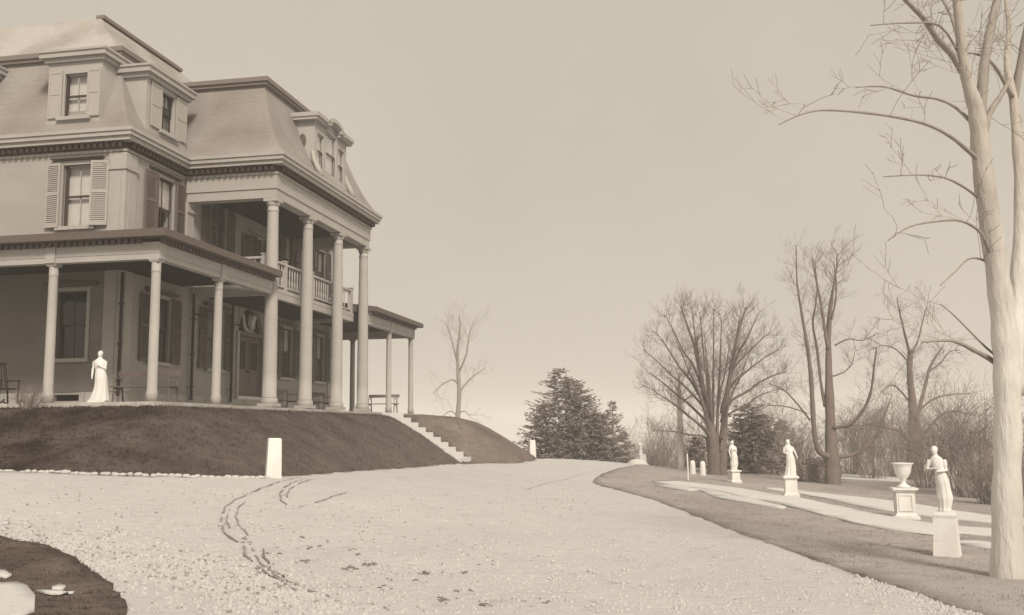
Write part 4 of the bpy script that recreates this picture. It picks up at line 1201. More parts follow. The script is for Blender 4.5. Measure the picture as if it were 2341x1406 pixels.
def sprig(mb, rs, p, d, L, r, gen, up=.12, droop=0.0, sides=3, wig=.22, kids=(3, 5), ratio=.55):
    n = 4 if gen > 0 else 3
    pts = [p.copy()]; d = d.normalized(); q = p.copy()
    for i in range(n):
        d = (d + Vector((rs.gauss(0, wig), rs.gauss(0, wig), rs.gauss(0, wig) * .7 + up - droop * i / n))).normalized()
        q = q + d * (L / n); pts.append(q.copy())
    mb.tube(pts, [max(.003, r * (1 - .75 * i / n)) for i in range(n + 1)], sides)
    if gen > 0:
        for _ in range(rs.randint(*kids)):
            i = rs.uniform(.25, 1.0) * n; a = int(min(i, n - 1)); f = i - a
            b = pts[a].lerp(pts[a + 1], min(f, 1))
            ax = (pts[a + 1] - pts[a]).normalized()
            side = Vector((rs.gauss(0, 1), rs.gauss(0, 1), rs.gauss(0, .8))); side = (side - ax * side.dot(ax))
            if side.length < .1: continue
            sprig(mb, rs, b, ax * .9 + side.normalized() * .75, L * ratio * rs.uniform(.7, 1.2), r * .5, gen - 1, up, droop, 3, wig, kids, ratio)

def tree(label, base, limbs, m, tm, seed, group=None, twigs=10, tl=(.5, 1.2), tr=.012, gen=1, up=.12, droop=0, name='bare_tree', trunk_i=(0,), kids=(3, 5), frm=.25, bm=None):
    """limbs: list of (points, radii); those in trunk_i are the trunk, the rest are branches"""
    rs = random.Random(seed)
    t = thing(name, label, 'tree', base, 0, group)
    B = Vector(base)
    tw = MB()
    for i, (pts, rad) in enumerate(limbs):
        P = [Vector(p) - B for p in cat(pts, 4)]
        R_ = np.interp(np.linspace(0, 1, len(P)), np.linspace(0, 1, len(rad)), rad)
        R_ = [r * (1 + .06 * math.sin(j * 1.7 + i)) for j, r in enumerate(R_)]
        b = MB(); b.tube(P, R_, 12 if R_[0] > .1 else 7)
        part('trunk' if i in trunk_i else 'branch', b, m if i in trunk_i else (bm or m), t, smooth=True)
        Ltot = sum((P[k + 1] - P[k]).length for k in range(len(P) - 1))
        for _ in range(max(2, int(twigs * Ltot))):
            x = rs.uniform(frm if i in trunk_i else .2, 1.0) ** .8 * (len(P) - 1); a = int(min(x, len(P) - 2))
            p = P[a].lerp(P[a + 1], x - a); ax = (P[a + 1] - P[a]).normalized()
            side = Vector((rs.gauss(0, 1), rs.gauss(0, 1), rs.gauss(.15, .6))); side -= ax * side.dot(ax)
            if side.length < .2: continue
            sprig(tw, rs, p, ax * rs.uniform(.4, 1) + side.normalized(), rs.uniform(*tl), tr * rs.uniform(.6, 1.2), gen, up, droop, 3, .13, kids)
    part('twigs', tw, tm, t, kind='stuff')
    return t

KT = 1.0
def L(px_list, Y0, rad_px, dY=0.0, seed=0):
    """limb from picture bearings at depth Y0, drifting dY in depth towards its tip; radii in picture pixels"""
    n = len(px_list)
    pts = [at(x, y, Y0 + dY * (i / max(1, n - 1))) for i, (x, y) in enumerate(px_list)]
    s_ = Y0 / FPX
    return (pts, [r * s_ * KT * (1 if KT == 1.0 else min(1.45, max(1.0, r / 12.0))) for r in rad_px])

# the double tree with flare painted into its bark, at the right edge
YB = 11.5
bx_, by_ = P2(2300, 1330, YB)
tree('huge bare tree with flare painted into its pale bark, forking in two near the edge of the lawn', (bx_, by_, hz(bx_, by_)), [
    L([(2300, 1420), (2306, 1330), (2302, 1150), (2304, 1000), (2302, 860), (2296, 760), (2282, 640), (2262, 500), (2246, 380), (2238, 300), (2230, 245), (2213, 190), (2200, 120), (2192, 40), (2180, -60)], YB, [56, 38, 31, 29, 28, 27, 24, 23, 21, 19, 17, 13, 11, 10, 7], -.9),
    L([(2312, 900), (2318, 760), (2330, 600), (2334, 440), (2326, 320), (2318, 232), (2302, 150), (2306, 70), (2298, -20)], YB + .1, [26, 22, 17, 15, 13, 11, 8, 6, 4], .9),
    L([(2240, 330), (2242, 262), (2250, 150), (2264, 70), (2282, -10), (2300, -90)], YB - .5, [14, 13, 12, 11, 10, 7], .6),
    L([(2218, 200), (2180, 130), (2140, 85), (2110, 40), (2070, 0), (2020, -50)], YB - .6, [9, 8, 7.5, 6.5, 5, 3], -.8),
    L([(2244, 330), (2262, 260), (2290, 215), (2310, 180)], YB - .5, [9, 8, 6, 4], .5),
    L([(2318, 232), (2335, 130), (2352, 40), (2370, -50)], YB + .8, [10, 8, 7, 5], -.3),
    L([(2314, 222), (2280, 160), (2250, 130), (2200, 118)], YB + .6, [6, 4.5, 3, 1.6], -.8),
    L([(2244, 372), (2206, 338), (2170, 310), (2120, 285), (2050, 268), (1960, 256), (1880, 252), (1830, 262), (1780, 285)], YB - .5, [7, 5, 4.2, 3.6, 3.2, 2.8, 2.4, 1.8, 1.2], -1.5),
    L([(2238, 300), (2203, 262), (2175, 240), (2140, 226), (2085, 218), (2020, 198), (1955, 200)], YB - .6, [6, 4.2, 3.6, 3, 2.6, 2, 1.2], .9),
    L([(2256, 470), (2222, 440), (2170, 410), (2110, 400), (2020, 404)], YB - .3, [5, 3.4, 2.6, 2, 1.2], -1),
    L([(2282, 620), (2262, 575), (2240, 530), (2200, 506), (2150, 505), (2080, 518), (2030, 550)], YB - .3, [6, 4, 3.6, 3, 2.5, 2, 1.2], -1.1),
    L([(2282, 625), (2250, 596), (2215, 592), (2185, 620), (2150, 652)], YB - .2, [4, 2.6, 2.2, 1.8, 1.2], -.6),
    L([(2300, 850), (2262, 820), (2225, 800), (2195, 785), (2165, 778), (2110, 782)], YB, [8, 6, 5.2, 4.4, 3.4, 2], -.8),
    L([(2298, 830), (2255, 795), (2215, 755), (2180, 720), (2150, 695)], YB, [4, 2.6, 2, 1.6, 1.1], -.5),
    L([(2195, 128), (2150, 60), (2080, 52), (1990, 58)], YB - .7, [3.4, 2.8, 2.2, 1.2], -.8),
    L([(2190, 90), (2176, 40), (2150, -10)], YB - .6, [5, 4, 3], .4),
], M_BARKF, M_TWIGP, 31, bm=M_BARKL, twigs=1.9, tl=(.35, 1.0), tr=.0042, gen=2, up=.03, trunk_i=(0, 1), kids=(2, 3), frm=.62)

# tree with candelabra limbs
KT = .54
Y2 = 44
b2 = P2(1905, 1112, Y2)
tree('bare tree with upswept candelabra limbs behind the garden path', (b2[0], b2[1], hz(*b2)), [
    L([(1905, 1125), (1904, 1090), (1902, 1050), (1900, 1000), (1896, 900), (1894, 800), (1896, 730), (1903, 670), (1912, 615), (1914, 580)], Y2, [24, 22, 21, 17, 15, 12, 10, 6, 3.5, 2], .6),
    L([(1893, 1044), (1872, 1030), (1862, 990), (1858, 930), (1853, 850), (1842, 770), (1830, 700), (1822, 640), (1820, 560)], Y2, [13, 12, 10, 10, 9, 7, 5, 3.4, 2], -.8),
    L([(1912, 1044), (1940, 1042), (1972, 1028), (2005, 995), (2022, 950), (2036, 910)], Y2, [9, 8, 7, 5.5, 4, 2], 1.4),
    L([(1905, 978), (1945, 968), (1975, 935), (1992, 890), (1998, 840), (2004, 795)], Y2, [9, 8, 6.5, 5, 4, 2.4], -1.0),
    L([(1886, 930), (1876, 870), (1868, 800), (1858, 740), (1864, 700), (1868, 650), (1862, 600)], Y2 + .3, [7, 6, 5.5, 4.5, 3.5, 2.6, 1.6], .9),
    L([(1893, 800), (1884, 740), (1876, 690), (1866, 640), (1856, 590)], Y2, [8, 7, 5.5, 4, 2.4], .3),
    L([(1900, 730), (1908, 700), (1912, 650), (1906, 600)], Y2, [5, 4, 3, 2], -.5),
    L([(1852, 960), (1820, 920), (1790, 890), (1760, 878)], Y2 - .3, [4, 3.4, 2.6, 1.4], -1.2),
    L([(1845, 945), (1800, 930), (1750, 926), (1700, 925)], Y2 - .3, [3.2, 2.6, 2, 1.2], 1.4),
    L([(1908, 790), (1940, 775), (1972, 778), (2010, 760)], Y2, [3.4, 2.6, 2, 1.2], -1),
    L([(1905, 860), (1930, 850), (1948, 830), (1955, 800)], Y2, [3.6, 2.8, 2, 1.2], .8),
    L([(1912, 1010), (1935, 1000), (1930, 980), (1960, 970)], Y2 + .4, [4, 3, 2.4, 1.4], .4),
], M_BARK, M_TWIG, 32, twigs=5.0, tl=(.5, 1.2), tr=.011, gen=2, up=.14, kids=(2, 4), frm=.5)

# many-stemmed vase-shaped tree
KT = .50
Y3 = 48
b3 = P2(1637, 1090, Y3)
rs3 = random.Random(77)
limbs = [L([(1632, 1100), (1632, 1050), (1628, 1000), (1618, 940), (1606, 880), (1590, 800), (1570, 740), (1556, 700)], Y3, [21, 19, 17, 13, 10, 7, 4, 2], -.6),
         L([(1650, 1100), (1650, 1040), (1655, 980), (1662, 900), (1676, 820), (1688, 760), (1706, 700)], Y3 + .4, [19, 17, 14, 11, 8, 5, 2], 1.0)]
def fan_limb(x0, y0, xt, yt, bow, r0, dY):
    mx, my = (x0 + xt) / 2, (y0 + yt) / 2
    return L([(1640 + (x0 - 1640) * .3, min(1075, y0 + 85)), (1640 + (x0 - 1640) * .7, y0 + 40), (x0, y0), (x0 + (mx - x0) * .55 + bow * .3, y0 + (my - y0) * .75), (mx + bow * .2, my + bow * .0 - abs(bow) * .6), (xt - (xt - mx) * .35, yt + (my - yt) * .35 - abs(bow) * .35), (xt, yt)], Y3, [r0 * 1.3, r0 * 1.1, r0, r0 * .8, r0 * .6, r0 * .4, 1.1], dY)
for x0, y0, xt, yt, bow, r0 in ((1618, 970, 1480, 850, -14, 7), (1614, 940, 1470, 800, -14, 6), (1616, 940, 1500, 760, -12, 7), (1610, 900, 1520, 720, -8, 7), (1604, 880, 1580, 695, -4, 6), (1622, 950, 1600, 715, 0, 7),
                              (1630, 980, 1632, 705, 0, 7), (1640, 960, 1650, 730, 4, 7), (1660, 920, 1692, 720, 6, 6), (1668, 860, 1738, 710, 8, 6), (1672, 850, 1760, 760, 10, 6), (1672, 880, 1780, 800, 14, 6), (1668, 920, 1800, 850, 20, 6),
                              (1664, 950, 1790, 890, 22, 5), (1620, 990, 1500, 900, -18, 6), (1612, 985, 1466, 880, -20, 5), (1612, 1000, 1490, 985, -8, 5), (1655, 960, 1720, 790, 8, 6), (1608, 930, 1546, 780, -10, 6), (1640, 950, 1670, 780, 2, 6), (1625, 930, 1610, 760, 0, 6)):
    limbs.append(fan_limb(x0, y0, xt, yt, bow, r0, rs3.uniform(-2.4, 2.4)))
tree('wide bare vase-shaped tree with many fanning stems, left of the candelabra tree', (b3[0], b3[1], hz(*b3)), limbs, M_BARK, M_TWIG, 33, twigs=8.0, tl=(.4, 1.05), tr=.011, gen=2, up=.16, trunk_i=(0, 1), kids=(2, 4), frm=.4)

# rugged tree behind the urn
KT = .55
Y4 = 50
b4 = P2(2090, 1092, Y4)
tree('rugged bare tree rising behind the white urn', (b4[0], b4[1], hz(*b4)), [
    L([(2092, 1110), (2092, 1070), (2092, 1020), (2090, 980), (2086, 920), (2080, 860), (2080, 820), (2082, 800)], Y4, [26, 23, 21, 18, 14, 12, 12, 10], .5),
    L([(2094, 960), (2108, 910), (2118, 870), (2126, 840), (2140, 815), (2154, 795)], Y4, [9, 8, 7, 6, 4.5, 3], 1.3),
    L([(2080, 808), (2070, 770), (2058, 720), (2050, 680)], Y4 + .4, [6, 5, 3.5, 1.6], -1),
    L([(2084, 806), (2098, 780), (2108, 740), (2118, 700)], Y4 + .4, [6, 4.5, 3, 1.6], .8),
    L([(2078, 1010), (2055, 985), (2025, 978), (1990, 970), (1970, 972)], Y4, [7, 6.5, 5, 4, 2.5], -1.6),
    L([(2104, 1000), (2128, 975), (2150, 950), (2180, 940), (2230, 950)], Y4, [7, 6, 5, 3.6, 2], 1.7),
    L([(2076, 915), (2060, 895), (2040, 880), (2020, 890)], Y4 + .3, [4.5, 3.6, 2.8, 1.6], -1.1),
    L([(2100, 940), (2130, 915), (2170, 902), (2220, 900)], Y4 + .2, [5, 4, 3, 1.6], .8),
    L([(2122, 850), (2150, 830), (2170, 805), (2195, 800)], Y4 + .9, [4, 3, 2.2, 1.4], .7),
    L([(2098, 1010), (2120, 1000), (2150, 1005), (2190, 1035), (2230, 1060)], Y4 - .2, [5, 4.4, 3.4, 2.6, 1.6], -1.2),
    L([(2078, 830), (2050, 800), (2020, 790), (1990, 800)], Y4 + .3, [4, 3, 2, 1.2], .9),
], M_BARK, M_TWIG, 34, twigs=6.0, tl=(.5, 1.3), tr=.011, gen=2, up=.05, kids=(2, 4), frm=.5)

# pale trunk left of the vase tree
KT = 1.0
Y6 = 50
b6 = P2(1556, 1085, Y6)
tree('slender pale trunk with a dark bare spar at its top', (b6[0], b6[1], hz(*b6)), [
    L([(1558, 1095), (1556, 1040), (1555, 980), (1554, 930), (1553, 895), (1553, 850)], Y6, [9, 8, 7, 6, 4, 1.5], 0),
    L([(1553, 900), (1535, 870), (1510, 850)], Y6, [3, 2, 1], .6), L([(1554, 925), (1580, 905), (1600, 900)], Y6, [2.5, 2, 1], -.6)], M_BARKW, M_TWIG, 35, twigs=4, tl=(.5, 1.2), tr=.012, frm=.6)

# ghostly tree behind the far bank
KT = .62
Y5 = 74
b5 = P2(1045, 985, Y5)
tree('faint far bare tree seen over the grass bank beyond the steps', (b5[0], b5[1], at(1045, 990, Y5).z), [
    L([(1045, 1000), (1046, 960), (1050, 900), (1048, 860), (1046, 800), (1052, 750), (1050, 720)], Y5, [11, 9, 8, 7, 5, 3, 1.5], 0),
    L([(1048, 905), (1062, 880), (1080, 862), (1110, 840)], Y5, [4, 3.4, 2.4, 1.2], 1.5), L([(1048, 880), (1035, 868), (1010, 880), (990, 900)], Y5, [3.4, 3, 2, 1.2], -1.2),
    L([(1046, 830), (1036, 790), (1028, 760), (1016, 735)], Y5, [4, 3, 2, 1.2], 1), L([(1050, 850), (1066, 810), (1072, 770), (1082, 735)], Y5, [4, 3, 2, 1.2], -1),
    L([(1045, 950), (1030, 940), (1012, 952)], Y5, [2.4, 2, 1], .7), L([(1046, 945), (1062, 940), (1074, 950)], Y5, [2.4, 2, 1], -.7),
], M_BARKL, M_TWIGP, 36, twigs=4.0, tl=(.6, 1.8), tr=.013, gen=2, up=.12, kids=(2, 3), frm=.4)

# conifers ---------------------------------------------------------------
def conifer(label, base, hgt, rad, m, seed, n=230, low=.02, power=.85, ragged=.3, size=.16, group='conifers beyond the drive', dens=26, name='conifer_tree', leaders=((0, 0, 1, 1),)):
    rs = random.Random(seed)
    t = thing(name, label, 'tree', base, 0, group)
    b = MB(); b.tube([(0, 0, -.3), (0, 0, hgt * .5), (.03, 0, hgt * .97)], [hgt * .022, hgt * .014, .01], 8); part('trunk', b, M_BARK, t)
    c = MB(); br = MB()
    for i in range(n):
        lx, ly, lh, lr = leaders[i % len(leaders)]
        f = low + (1 - low) * (i + rs.random()) / n
        z = f * hgt * lh; r = rad * lr * (1 - f) ** power * rs.uniform(1 - ragged, 1 + ragged * .5) + .08
        a = rs.uniform(0, 2 * math.pi)
        o = Vector((math.cos(a), math.sin(a), 0)); tipz = z + r * rs.uniform(-.12, .28)
        p0, p1 = Vector((lx, ly, z)), o * r + Vector((lx, ly, tipz))
        mid = (p0 + p1) / 2 + Vector((0, 0, -.10 * r))
        br.tube([p0, mid, p1], [.014, .010, .004], 3)
        side = Vector((-o.y, o.x, 0))
        k = int(dens * (.35 + r / rad))
        for j in range(k):
            s_ = rs.uniform(.12, 1.03)
            q = p0 * (1 - s_) ** 2 + mid * 2 * s_ * (1 - s_) + p1 * s_ * s_
            l = size * rs.uniform(.6, 1.5)
            d = (o * rs.uniform(.3, 1.2) + side * rs.gauss(0, .8) + Vector((0, 0, rs.gauss(.05, .45)))).normalized()
            wv2 = d.cross(Vector((rs.gauss(0, 1), rs.gauss(0, 1), rs.gauss(0, 1)))).normalized() * l * .2
            e = q + d * l
            c.add([tuple(q - wv2), tuple(q + wv2), tuple(e + wv2 * .2), tuple(e - wv2 * .2)], [(0, 1, 2, 3)])
    part('branches', br, M_BARK, t, kind='stuff'); part('crown', c, m, t, kind='stuff')
    return t
def cbase(px, py, Y):
    p = P2(px, py, Y); return (p[0], p[1], hz(*p) - .05)
conifer('big dark bushy conifer at the far end of the drive', cbase(1296, 1056, 56), 5.5, 2.6, M_NEEDLE, 41, 1000, .02, .45, .55, .14, dens=38, leaders=((-.45, 0, 1, .85), (.9, .3, .78, .8), (-1.3, -.2, .62, .66), (1.7, -.3, .55, .66), (.3, .5, .9, .8)))
conifer('paler narrow conifer just right of the big dark one', cbase(1402, 1062, 66), 6.6, 2.1, M_NEEDLEP, 42, 420, .02, .8, .6, .2, dens=13, leaders=((0, 0, 1, 1), (.8, 0, .7, .9)))
conifer('dark evergreen standing behind the slim white statue', cbase(1716, 1092, 52), 3.9, 1.75, M_NEEDLE, 43, 420, .0, .36, .5, .15, dens=30, leaders=((0, 0, .95, 1), (.6, .2, .8, .9), (-.5, 0, .75, .8)))
conifer('low round evergreen between the pale trunk and the vase-shaped tree', cbase(1595, 1078, 58), 1.9, 1.1, M_NEEDLE, 44, 90, .0, .4, .3, .2, dens=18)
conifer('small dark evergreen left of the statue at the end of the drive', cbase(1438, 1064, 60), 1.2, .55, M_NEEDLE, 45, 60, .0, .5, .3, .16, dens=14)
conifer('pointed grey evergreen between the dark evergreen and the cloaked statue', cbase(1795, 1082, 60), 3.8, 1.4, M_NEEDLEP, 46, 130, .0, .6, .4, .2, dens=16)

# clipped hedge block behind the cloaked statue
hx, hy = P2(1868, 1108, 46)
t = thing('clipped_hedge', 'squared dark hedge between the cloaked statue and the candelabra tree', 'hedge', (hx, hy, hz(hx, hy)))
c = MB(); rs = random.Random(9)
for i in range(4200):
    x, y, z = rs.uniform(-1.05, 1.0), rs.uniform(-.6, .6), rs.uniform(0, 1.15)
    if max(abs(x) / 1.05, abs(y) / .6, z / 1.15) < .72: continue
    d = Vector((rs.gauss(0, 1), rs.gauss(0, 1), rs.gauss(0, 1))).normalized(); v2 = d.cross(Vector((rs.gauss(0, 1), 1, rs.gauss(0, 1)))).normalized()
    p = Vector((x, y, z)); c.add([tuple(p), tuple(p + d * .09), tuple(p + d * .07 + v2 * .06)], [(0, 1, 2)])
part('foliage', c, M_NEEDLE, t, kind='stuff')
c = MB(); c.box(-.75, .72, -.42, .42, 0, .85); part('inner_wood', c, M_NEEDLE, t)

# bare shrubs that make the wood behind the lawn
def shrub(label, base, hgt, wid, m, seed, n=26, group='bare shrubs behind the lawn', r=.012, gen=2):
    rs = random.Random(seed); t = thing('bare_shrub', label, 'shrub', base, 0, group); c = MB()
    for i in range(n):
        a = rs.uniform(0, 2 * math.pi); q = rs.random() ** .6
        d = Vector((math.cos(a) * q * wid / hgt * 1.1, math.sin(a) * q * wid / hgt * .9, 1))
        p = Vector((math.cos(a) * q * wid * .25, math.sin(a) * q * wid * .25, -.05))
        sprig(c, rs, p, d, hgt * rs.uniform(.7, 1.05), r, gen, .05, .0, 3, .13, (4, 6), .45)
    part('twigs', c, m, t, kind='stuff')
    return t
SHR = [(1485, 1070, 64, 2.6, 1.4, 'reddish bare shrub just right of the statue at the end of the drive'), (1520, 1072, 66, 3.6, 1.6, 'bare shrub left of the slender pale trunk'),
       (1572, 1076, 68, 2.8, 1.5, 'bare shrub behind the two short white posts'), (1668, 1084, 66, 2.5, 1.6, 'bare shrub behind the vase-shaped tree'),
       (1755, 1092, 56, 3.0, 1.5, 'bare shrub right of the dark evergreen'), (1830, 1098, 58, 2.2, 1.3, 'bare shrub behind the cloaked statue'),
       (1948, 1100, 56, 2.4, 1.6, 'bare shrub just right of the candelabra tree'), (2000, 1110, 50, 2.6, 1.7, 'bare shrub left of the white urn'),
       (2050, 1118, 58, 3.2, 1.8, 'bare shrub close behind the white urn'), (2120, 1140, 44, 2.4, 1.5, 'bare shrub between urn and slender statue'),
       (2180, 1150, 40, 2.6, 1.5, 'bare shrub behind the slender statue'), (2225, 1160, 38, 3.0, 1.4, 'tall bare shrub right of the slender statue'), (2262, 1165, 34, 1.7, .9, 'dense low shrub at the foot of the huge pale tree'),
       (2330, 1170, 40, 2.6, 1.6, 'bare shrub beyond the huge pale tree'), (1395, 1060, 70, 1.6, 1.6, 'thin shrub in front of the paler narrow conifer')]
for i, (px, py, Y, hg, wd, lab) in enumerate(SHR):
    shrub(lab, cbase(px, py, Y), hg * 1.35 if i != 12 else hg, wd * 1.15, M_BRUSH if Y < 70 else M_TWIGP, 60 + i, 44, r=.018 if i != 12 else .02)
# far wood that reads as one mass
c = MB(); rs = random.Random(4)
for i in range(420):
    px = rs.uniform(1440, 2420); Y = rs.uniform(68, 95)
    p = P2(px, 1080, Y); z = hz(*p)
    top = rs.uniform(3.4, 6.4)
    sprig(c, rs, Vector((p[0], p[1], z)), Vector((rs.gauss(0, .1), rs.gauss(0, .1), 1)), top, .05, 2, .05, 0, 3, .1, (5, 8), .38)
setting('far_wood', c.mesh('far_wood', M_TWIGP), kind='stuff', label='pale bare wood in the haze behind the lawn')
# dead shrub and weeds on the bank
q = h2w(20.2, -15.3, 0); shrub('tuft of dead weeds at the foot of the porch post', (q[0], q[1], hz(q[0], q[1])), .55, .35, M_BRUSH, 91, 40, 'dead growth on the bank', .008, 1)

# ------------------------------------------------------------------ grass, stones, mud
def blades(name, pts, z, hgt, wid, m, seed):
    rs = np.random.RandomState(seed); n = len(pts)
    a = rs.uniform(0, 2 * np.pi, n); h = hgt * rs.uniform(.5, 1.3, n); lean = rs.normal(0, .45, (n, 2)) * h[:, None]
    dx, dy = np.cos(a) * wid, np.sin(a) * wid
    v = np.empty((n, 3, 3))
    v[:, 0] = np.stack([pts[:, 0] - dx, pts[:, 1] - dy, z], -1); v[:, 1] = np.stack([pts[:, 0] + dx, pts[:, 1] + dy, z], -1)
    v[:, 2] = np.stack([pts[:, 0] + lean[:, 0], pts[:, 1] + lean[:, 1], z + h], -1)
    me = bpy.data.meshes.new(name); me.vertices.add(3 * n); me.vertices.foreach_set('co', v.ravel())
    me.loops.add(3 * n); me.loops.foreach_set('vertex_index', np.arange(3 * n)); me.polygons.add(n)
    me.polygons.foreach_set('loop_start', np.arange(0, 3 * n, 3)); me.polygons.foreach_set('loop_total', np.full(n, 3))
    me.update(); me.materials.append(m)
    return setting(name, me, kind='stuff')
rn = np.random.RandomState(12)
p = np.stack([rn.uniform(-19, 6, 420000), rn.uniform(10, 52, 420000)], -1)
t_ = bank_t(p[:, 0], p[:, 1]); uu_, ww_ = w2h(p[:, 0], p[:, 1])
keep = (t_ > .0) & (t_ < 1.0) & ~((uu_ > 36.8) & (uu_ < 38.8)) & (uu_ > 15) & (ww_ > -22)
p = p[keep][:150000]
blades('bank_grass', p, height(p[:, 0], p[:, 1]) - .01, .075, .014, M_GRASS, 1)
isl_o = np.array(ISLAND); p = np.stack([rn.uniform(-11, -2.5, 60000), rn.uniform(5.5, 14.5, 60000)], -1); p = p[inside(isl_o, p)][:34000]
blades('island_grass', p, height(p[:, 0], p[:, 1]) + .055, .03, .007, M_ISLAND, 2)
law_o = np.array(LAWN); p = np.stack([rn.uniform(1.5, 16, 200000), rn.uniform(7, 50, 200000)], -1); p = p[inside(law_o, p)]
p = p[rn.rand(len(p)) < np.clip(14 / p[:, 1], 0, 1)][:60000]
blades('lawn_grass', p, height(p[:, 0], p[:, 1]) + .04, .028, .008, M_LAWN, 3)

# kerb of small stones at the foot of the bank
ed = thing('stone_edging', 'row of small pale stones edging the drive at the foot of the bank', 'edging', h2w(16.5, -11, 0)[:2] + (hz(*h2w(16.5, -11, 0)[:2]),))
E0 = ed.location
path_ = smooth_outline([G(-90, 1079), G(0, 1081), G(150, 1084), G(300, 1089), G(450, 1093), G(560, 1095), G(612, 1095)], .112, 0, 1, False)
stm = []
for k in range(4):
    b = MB(); b.ball((0, 0, 0), (.085, .07, .05), 8, 5)
    rs = random.Random(k); b.v = [(x * rs.uniform(.85, 1.15), y * rs.uniform(.85, 1.15), z * rs.uniform(.8, 1.1)) for x, y, z in b.v]
    stm.append(b.mesh('edging_stone', M_DRIVE, True))
rs = random.Random(8)
for i, (x, y) in enumerate(path_[:200]):
    es_ = link('edging_stone', stm[i % 4], ed, (x - E0.x + rs.gauss(0, .02), y - E0.y + rs.gauss(0, .02), hz(x, y) + rs.uniform(.0, .03) - E0.z), rs.uniform(0, 6)); es_.scale = (rs.uniform(.7, 1.3),) * 2 + (rs.uniform(.7, 1.2),)

def lumps(name, pts, sizes, m, lift, seed, flat=.5):
    rs = random.Random(seed); c = MB()
    pts = np.array(pts); zz = height(pts[:, 0], pts[:, 1]) + lift
    for (x, y), z, s_ in zip(pts, zz, sizes):
        n_, a0 = 6, rs.uniform(0, 6); vs2 = []
        for k in range(n_):
            a = a0 + 2 * math.pi * k / n_; r = s_ * rs.uniform(.6, 1.25); vs2.append((x + r * math.cos(a), y + r * .8 * math.sin(a), z - .01))
        for k in range(n_):
            a = a0 + 2 * math.pi * k / n_; r = s_ * rs.uniform(.35, .75); vs2.append((x + r * math.cos(a), y + r * .8 * math.sin(a), z + s_ * flat * rs.uniform(.5, 1.1)))
        c.add(vs2, [(k, (k + 1) % n_, (k + 1) % n_ + n_, k + n_) for k in range(n_)] + [tuple(range(n_, 2 * n_))])
    return setting(name, c.mesh(name, m), kind='stuff')
rs = random.Random(21)
# mud clods on the drive, where the photograph shows them
clod = [(792, 1310, 26), (805, 1303, 16), (700, 1258, 14), (695, 1288, 16), (840, 1298, 14), (856, 1297, 10), (966, 1319, 18), (946, 1333, 10), (872, 1352, 14), (894, 1355, 8), (1020, 1380, 26), (1008, 1386, 16), (1048, 1359, 10), (1076, 1360, 10),
        (1104, 1390, 10), (1250, 1388, 14), (1215, 1396, 8), (806, 1265, 12), (815, 1276, 8), (716, 1384, 12), (726, 1380, 10), (562, 1236, 14), (556, 1246, 20), (568, 1250, 10), (470, 1279, 10), (1060, 1315, 8), (1095, 1299, 6), (620, 1271, 14), (640, 1272, 8), (690, 1232, 10), (745, 1243, 8), (726, 1254, 6), (890, 1333, 8), (560, 1304, 12), (580, 1306, 10), (600, 1355, 12), (640, 1356, 8)]
P_, S_ = [], []
for px, py, s_ in clod:
    for k in range(max(3, s_ // 3)):
        q = G(px + rs.gauss(0, s_ * .45), py + rs.gauss(0, s_ * .16)); P_.append(q); S_.append(rs.uniform(.015, .038) * (.5 + s_ / 30))
dr_o = np.array(DRIVE)
for _ in range(520):
    q = G(rs.gauss(760, 260), rs.uniform(1110, 1406)); P_.append(q); S_.append(rs.uniform(.006, .018))
for _ in range(160):
    q = G(rs.uniform(1150, 1350), rs.uniform(1070, 1170)); P_.append(q); S_.append(rs.uniform(.008, .02))
for _ in range(90):
    q = G(rs.uniform(0, 620), rs.uniform(1100, 1220)); P_.append(q); S_.append(rs.uniform(.008, .02))
ok = inside(dr_o, np.array(P_)) & ~inside(isl_o, np.array(P_))
NC = sum(max(3, c_[2] // 3) for c_ in clod)
lumps('mud_clods', [q for q, k in zip(P_[:NC], ok[:NC]) if k], [q for q, k in zip(S_[:NC], ok[:NC]) if k], M_MUD, .034, 3, .18)
lumps('damp_specks', [q for q, k in zip(P_[NC:], ok[NC:]) if k], [q for q, k in zip(S_[NC:], ok[NC:]) if k], M_MUDL, .034, 3, .25)
P_, S_ = [], []
for _ in range(2600):
    a = rs.random(); px = a * 760 + rs.gauss(0, 30); cy0 = 1215 + 150 * (px / 700) ** 1.2; q = G(px, cy0 + rs.gauss(0, 34) + 20); P_.append(q); S_.append(rs.uniform(.012, .04))
for _ in range(500):
    px = rs.uniform(1950, 2260); q = G(px, 1310 + (px - 1950) * .31 + rs.gauss(18, 12)); P_.append(q); S_.append(rs.uniform(.01, .03))
ok = inside(dr_o, np.array(P_)) & ~inside(isl_o, np.array(P_))
lumps('churned_gravel', [q for q, k in zip(P_, ok) if k], [q for q, k in zip(S_, ok) if k], M_DRIVE, .03, 5, .6)
P_, S_ = [], []
for _ in range(420):
    a = rs.random(); px = a * 700; cy0 = 1212 + 150 * (px / 700) ** 1.2; q = G(px, cy0 + rs.gauss(0, 30) + 20); P_.append(q); S_.append(rs.uniform(.012, .032))
ok = inside(dr_o, np.array(P_)) & ~inside(isl_o, np.array(P_))
lumps('wet_gravel', [q for q, k in zip(P_, ok) if k], [q for q, k in zip(S_, ok) if k], M_MUDL, .034, 6, .35)

P_, S_ = [], []
for _ in range(5200):
    q = G(rs.uniform(-20, 2300), 1110 + 300 * rs.random() ** .8); P_.append(q); S_.append(rs.uniform(.008, .026))
ok = inside(dr_o, np.array(P_)) & ~inside(isl_o, np.array(P_))
lumps('loose_gravel', [q for q, k in zip(P_, ok) if k], [q for q, k in zip(S_, ok) if k], M_DRIVE, .03, 9, .55)

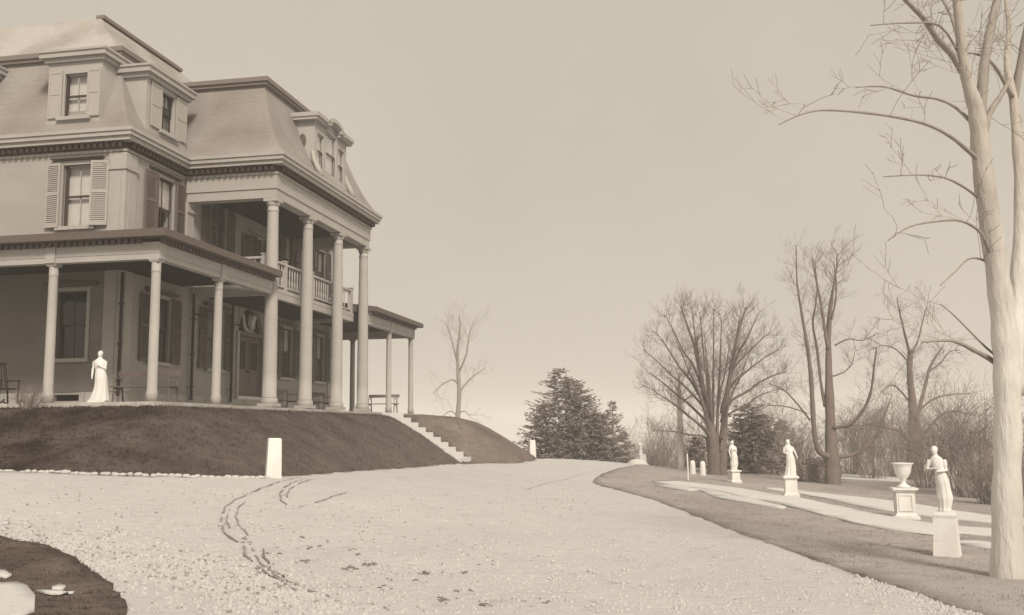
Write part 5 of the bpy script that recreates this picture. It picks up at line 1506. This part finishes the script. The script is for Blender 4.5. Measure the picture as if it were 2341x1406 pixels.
# wheel tracks: narrow, broken strips of churned mud
def rut(px, wid, seed, m=M_MUDL, gap=.05):
    rs = random.Random(seed); line = smooth_outline([G(*q) for q in px], .11, 0, 1, False)
    c = MB(); run = []
    def flush():
        if len(run) > 2:
            vs2 = []
            for i, (x, y, h) in enumerate(run):
                x0, y0, _ = run[max(i - 1, 0)]; x1, y1, _ = run[min(i + 1, len(run) - 1)]
                l = math.hypot(x1 - x0, y1 - y0) + 1e-6; nx, ny = -(y1 - y0) / l, (x1 - x0) / l
                e = .15 if i in (0, len(run) - 1) else 1
                for s2 in (-1, 1):
                    xx, yy = x + nx * (h * e * s2 * rs.uniform(.7, 1.2) + .012 * math.sin(i * .9)), y + ny * (h * e * s2 * rs.uniform(.7, 1.2) + .012 * math.sin(i * .9))
                    vs2.append((xx, yy, hz(xx, yy) + .044))
            c.add(vs2, [(2 * i, 2 * i + 1, 2 * i + 3, 2 * i + 2) for i in range(len(run) - 1)])
        run.clear()
    for x, y in line:
        if rs.random() < gap and len(run) > 2: flush(); continue
        run.append((x, y, wid * rs.uniform(.4, 1.0)))
    flush()
    setting('wheel_track', c.mesh('wheel_track', m))
R1 = [(690, 1095), (620, 1112), (560, 1137), (522, 1160), (506, 1185), (507, 1210), (520, 1232), (548, 1248)]
R2 = [(555, 1255), (566, 1282), (590, 1305), (622, 1326), (660, 1350), (690, 1362)]
R3 = [(690, 1100), (660, 1112), (643, 1128), (642, 1145), (655, 1160)]
R4 = [(720, 1098), (680, 1112), (660, 1126), (656, 1142)]
R5 = [(600, 1262), (606, 1284), (624, 1312), (650, 1330)]
R6 = [(680, 1166), (720, 1155), (760, 1140), (800, 1128)]
R7 = [(1200, 1125), (1250, 1108), (1320, 1088), (1400, 1076)]
R8 = [(524, 1170), (518, 1190), (524, 1215)]
R9 = [(560, 1152), (545, 1168), (540, 1190), (552, 1214), (580, 1240)]
R10 = [(575, 1262), (590, 1290), (640, 1330), (700, 1356), (760, 1376)]
for i, (r_, w_, m_) in enumerate(((R1, .021, M_MUDL), (R2, .020, M_MUDL), (R3, .018, M_MUDL), (R4, .016, M_MUDL), (R5, .022, M_MUD), (R6, .018, M_MUDL), (R7, .012, M_MUDL), (R8, .013, M_MUDL), (R9, .014, M_MUDL), (R10, .016, M_MUDL))):
    rut(r_, w_, 40 + i, m_)

# ------------------------------------------------------------------ the hazy winter air
HZ = MB(); HZ.box(-1500, 1500, -620, 1620, -19.5, 24)
hm = bpy.data.materials.new('haze'); hm.use_nodes = True
t = hm.node_tree; t.nodes.clear()
o_ = t.nodes.new('ShaderNodeOutputMaterial'); v_ = t.nodes.new('ShaderNodeVolumePrincipled')
v_.inputs['Color'].default_value = (1, .995, .98, 1); v_.inputs['Density'].default_value = .0019; v_.inputs['Anisotropy'].default_value = .0
t.links.new(v_.outputs[0], o_.inputs['Volume'])
setting('haze', HZ.mesh('haze', hm), kind='stuff')
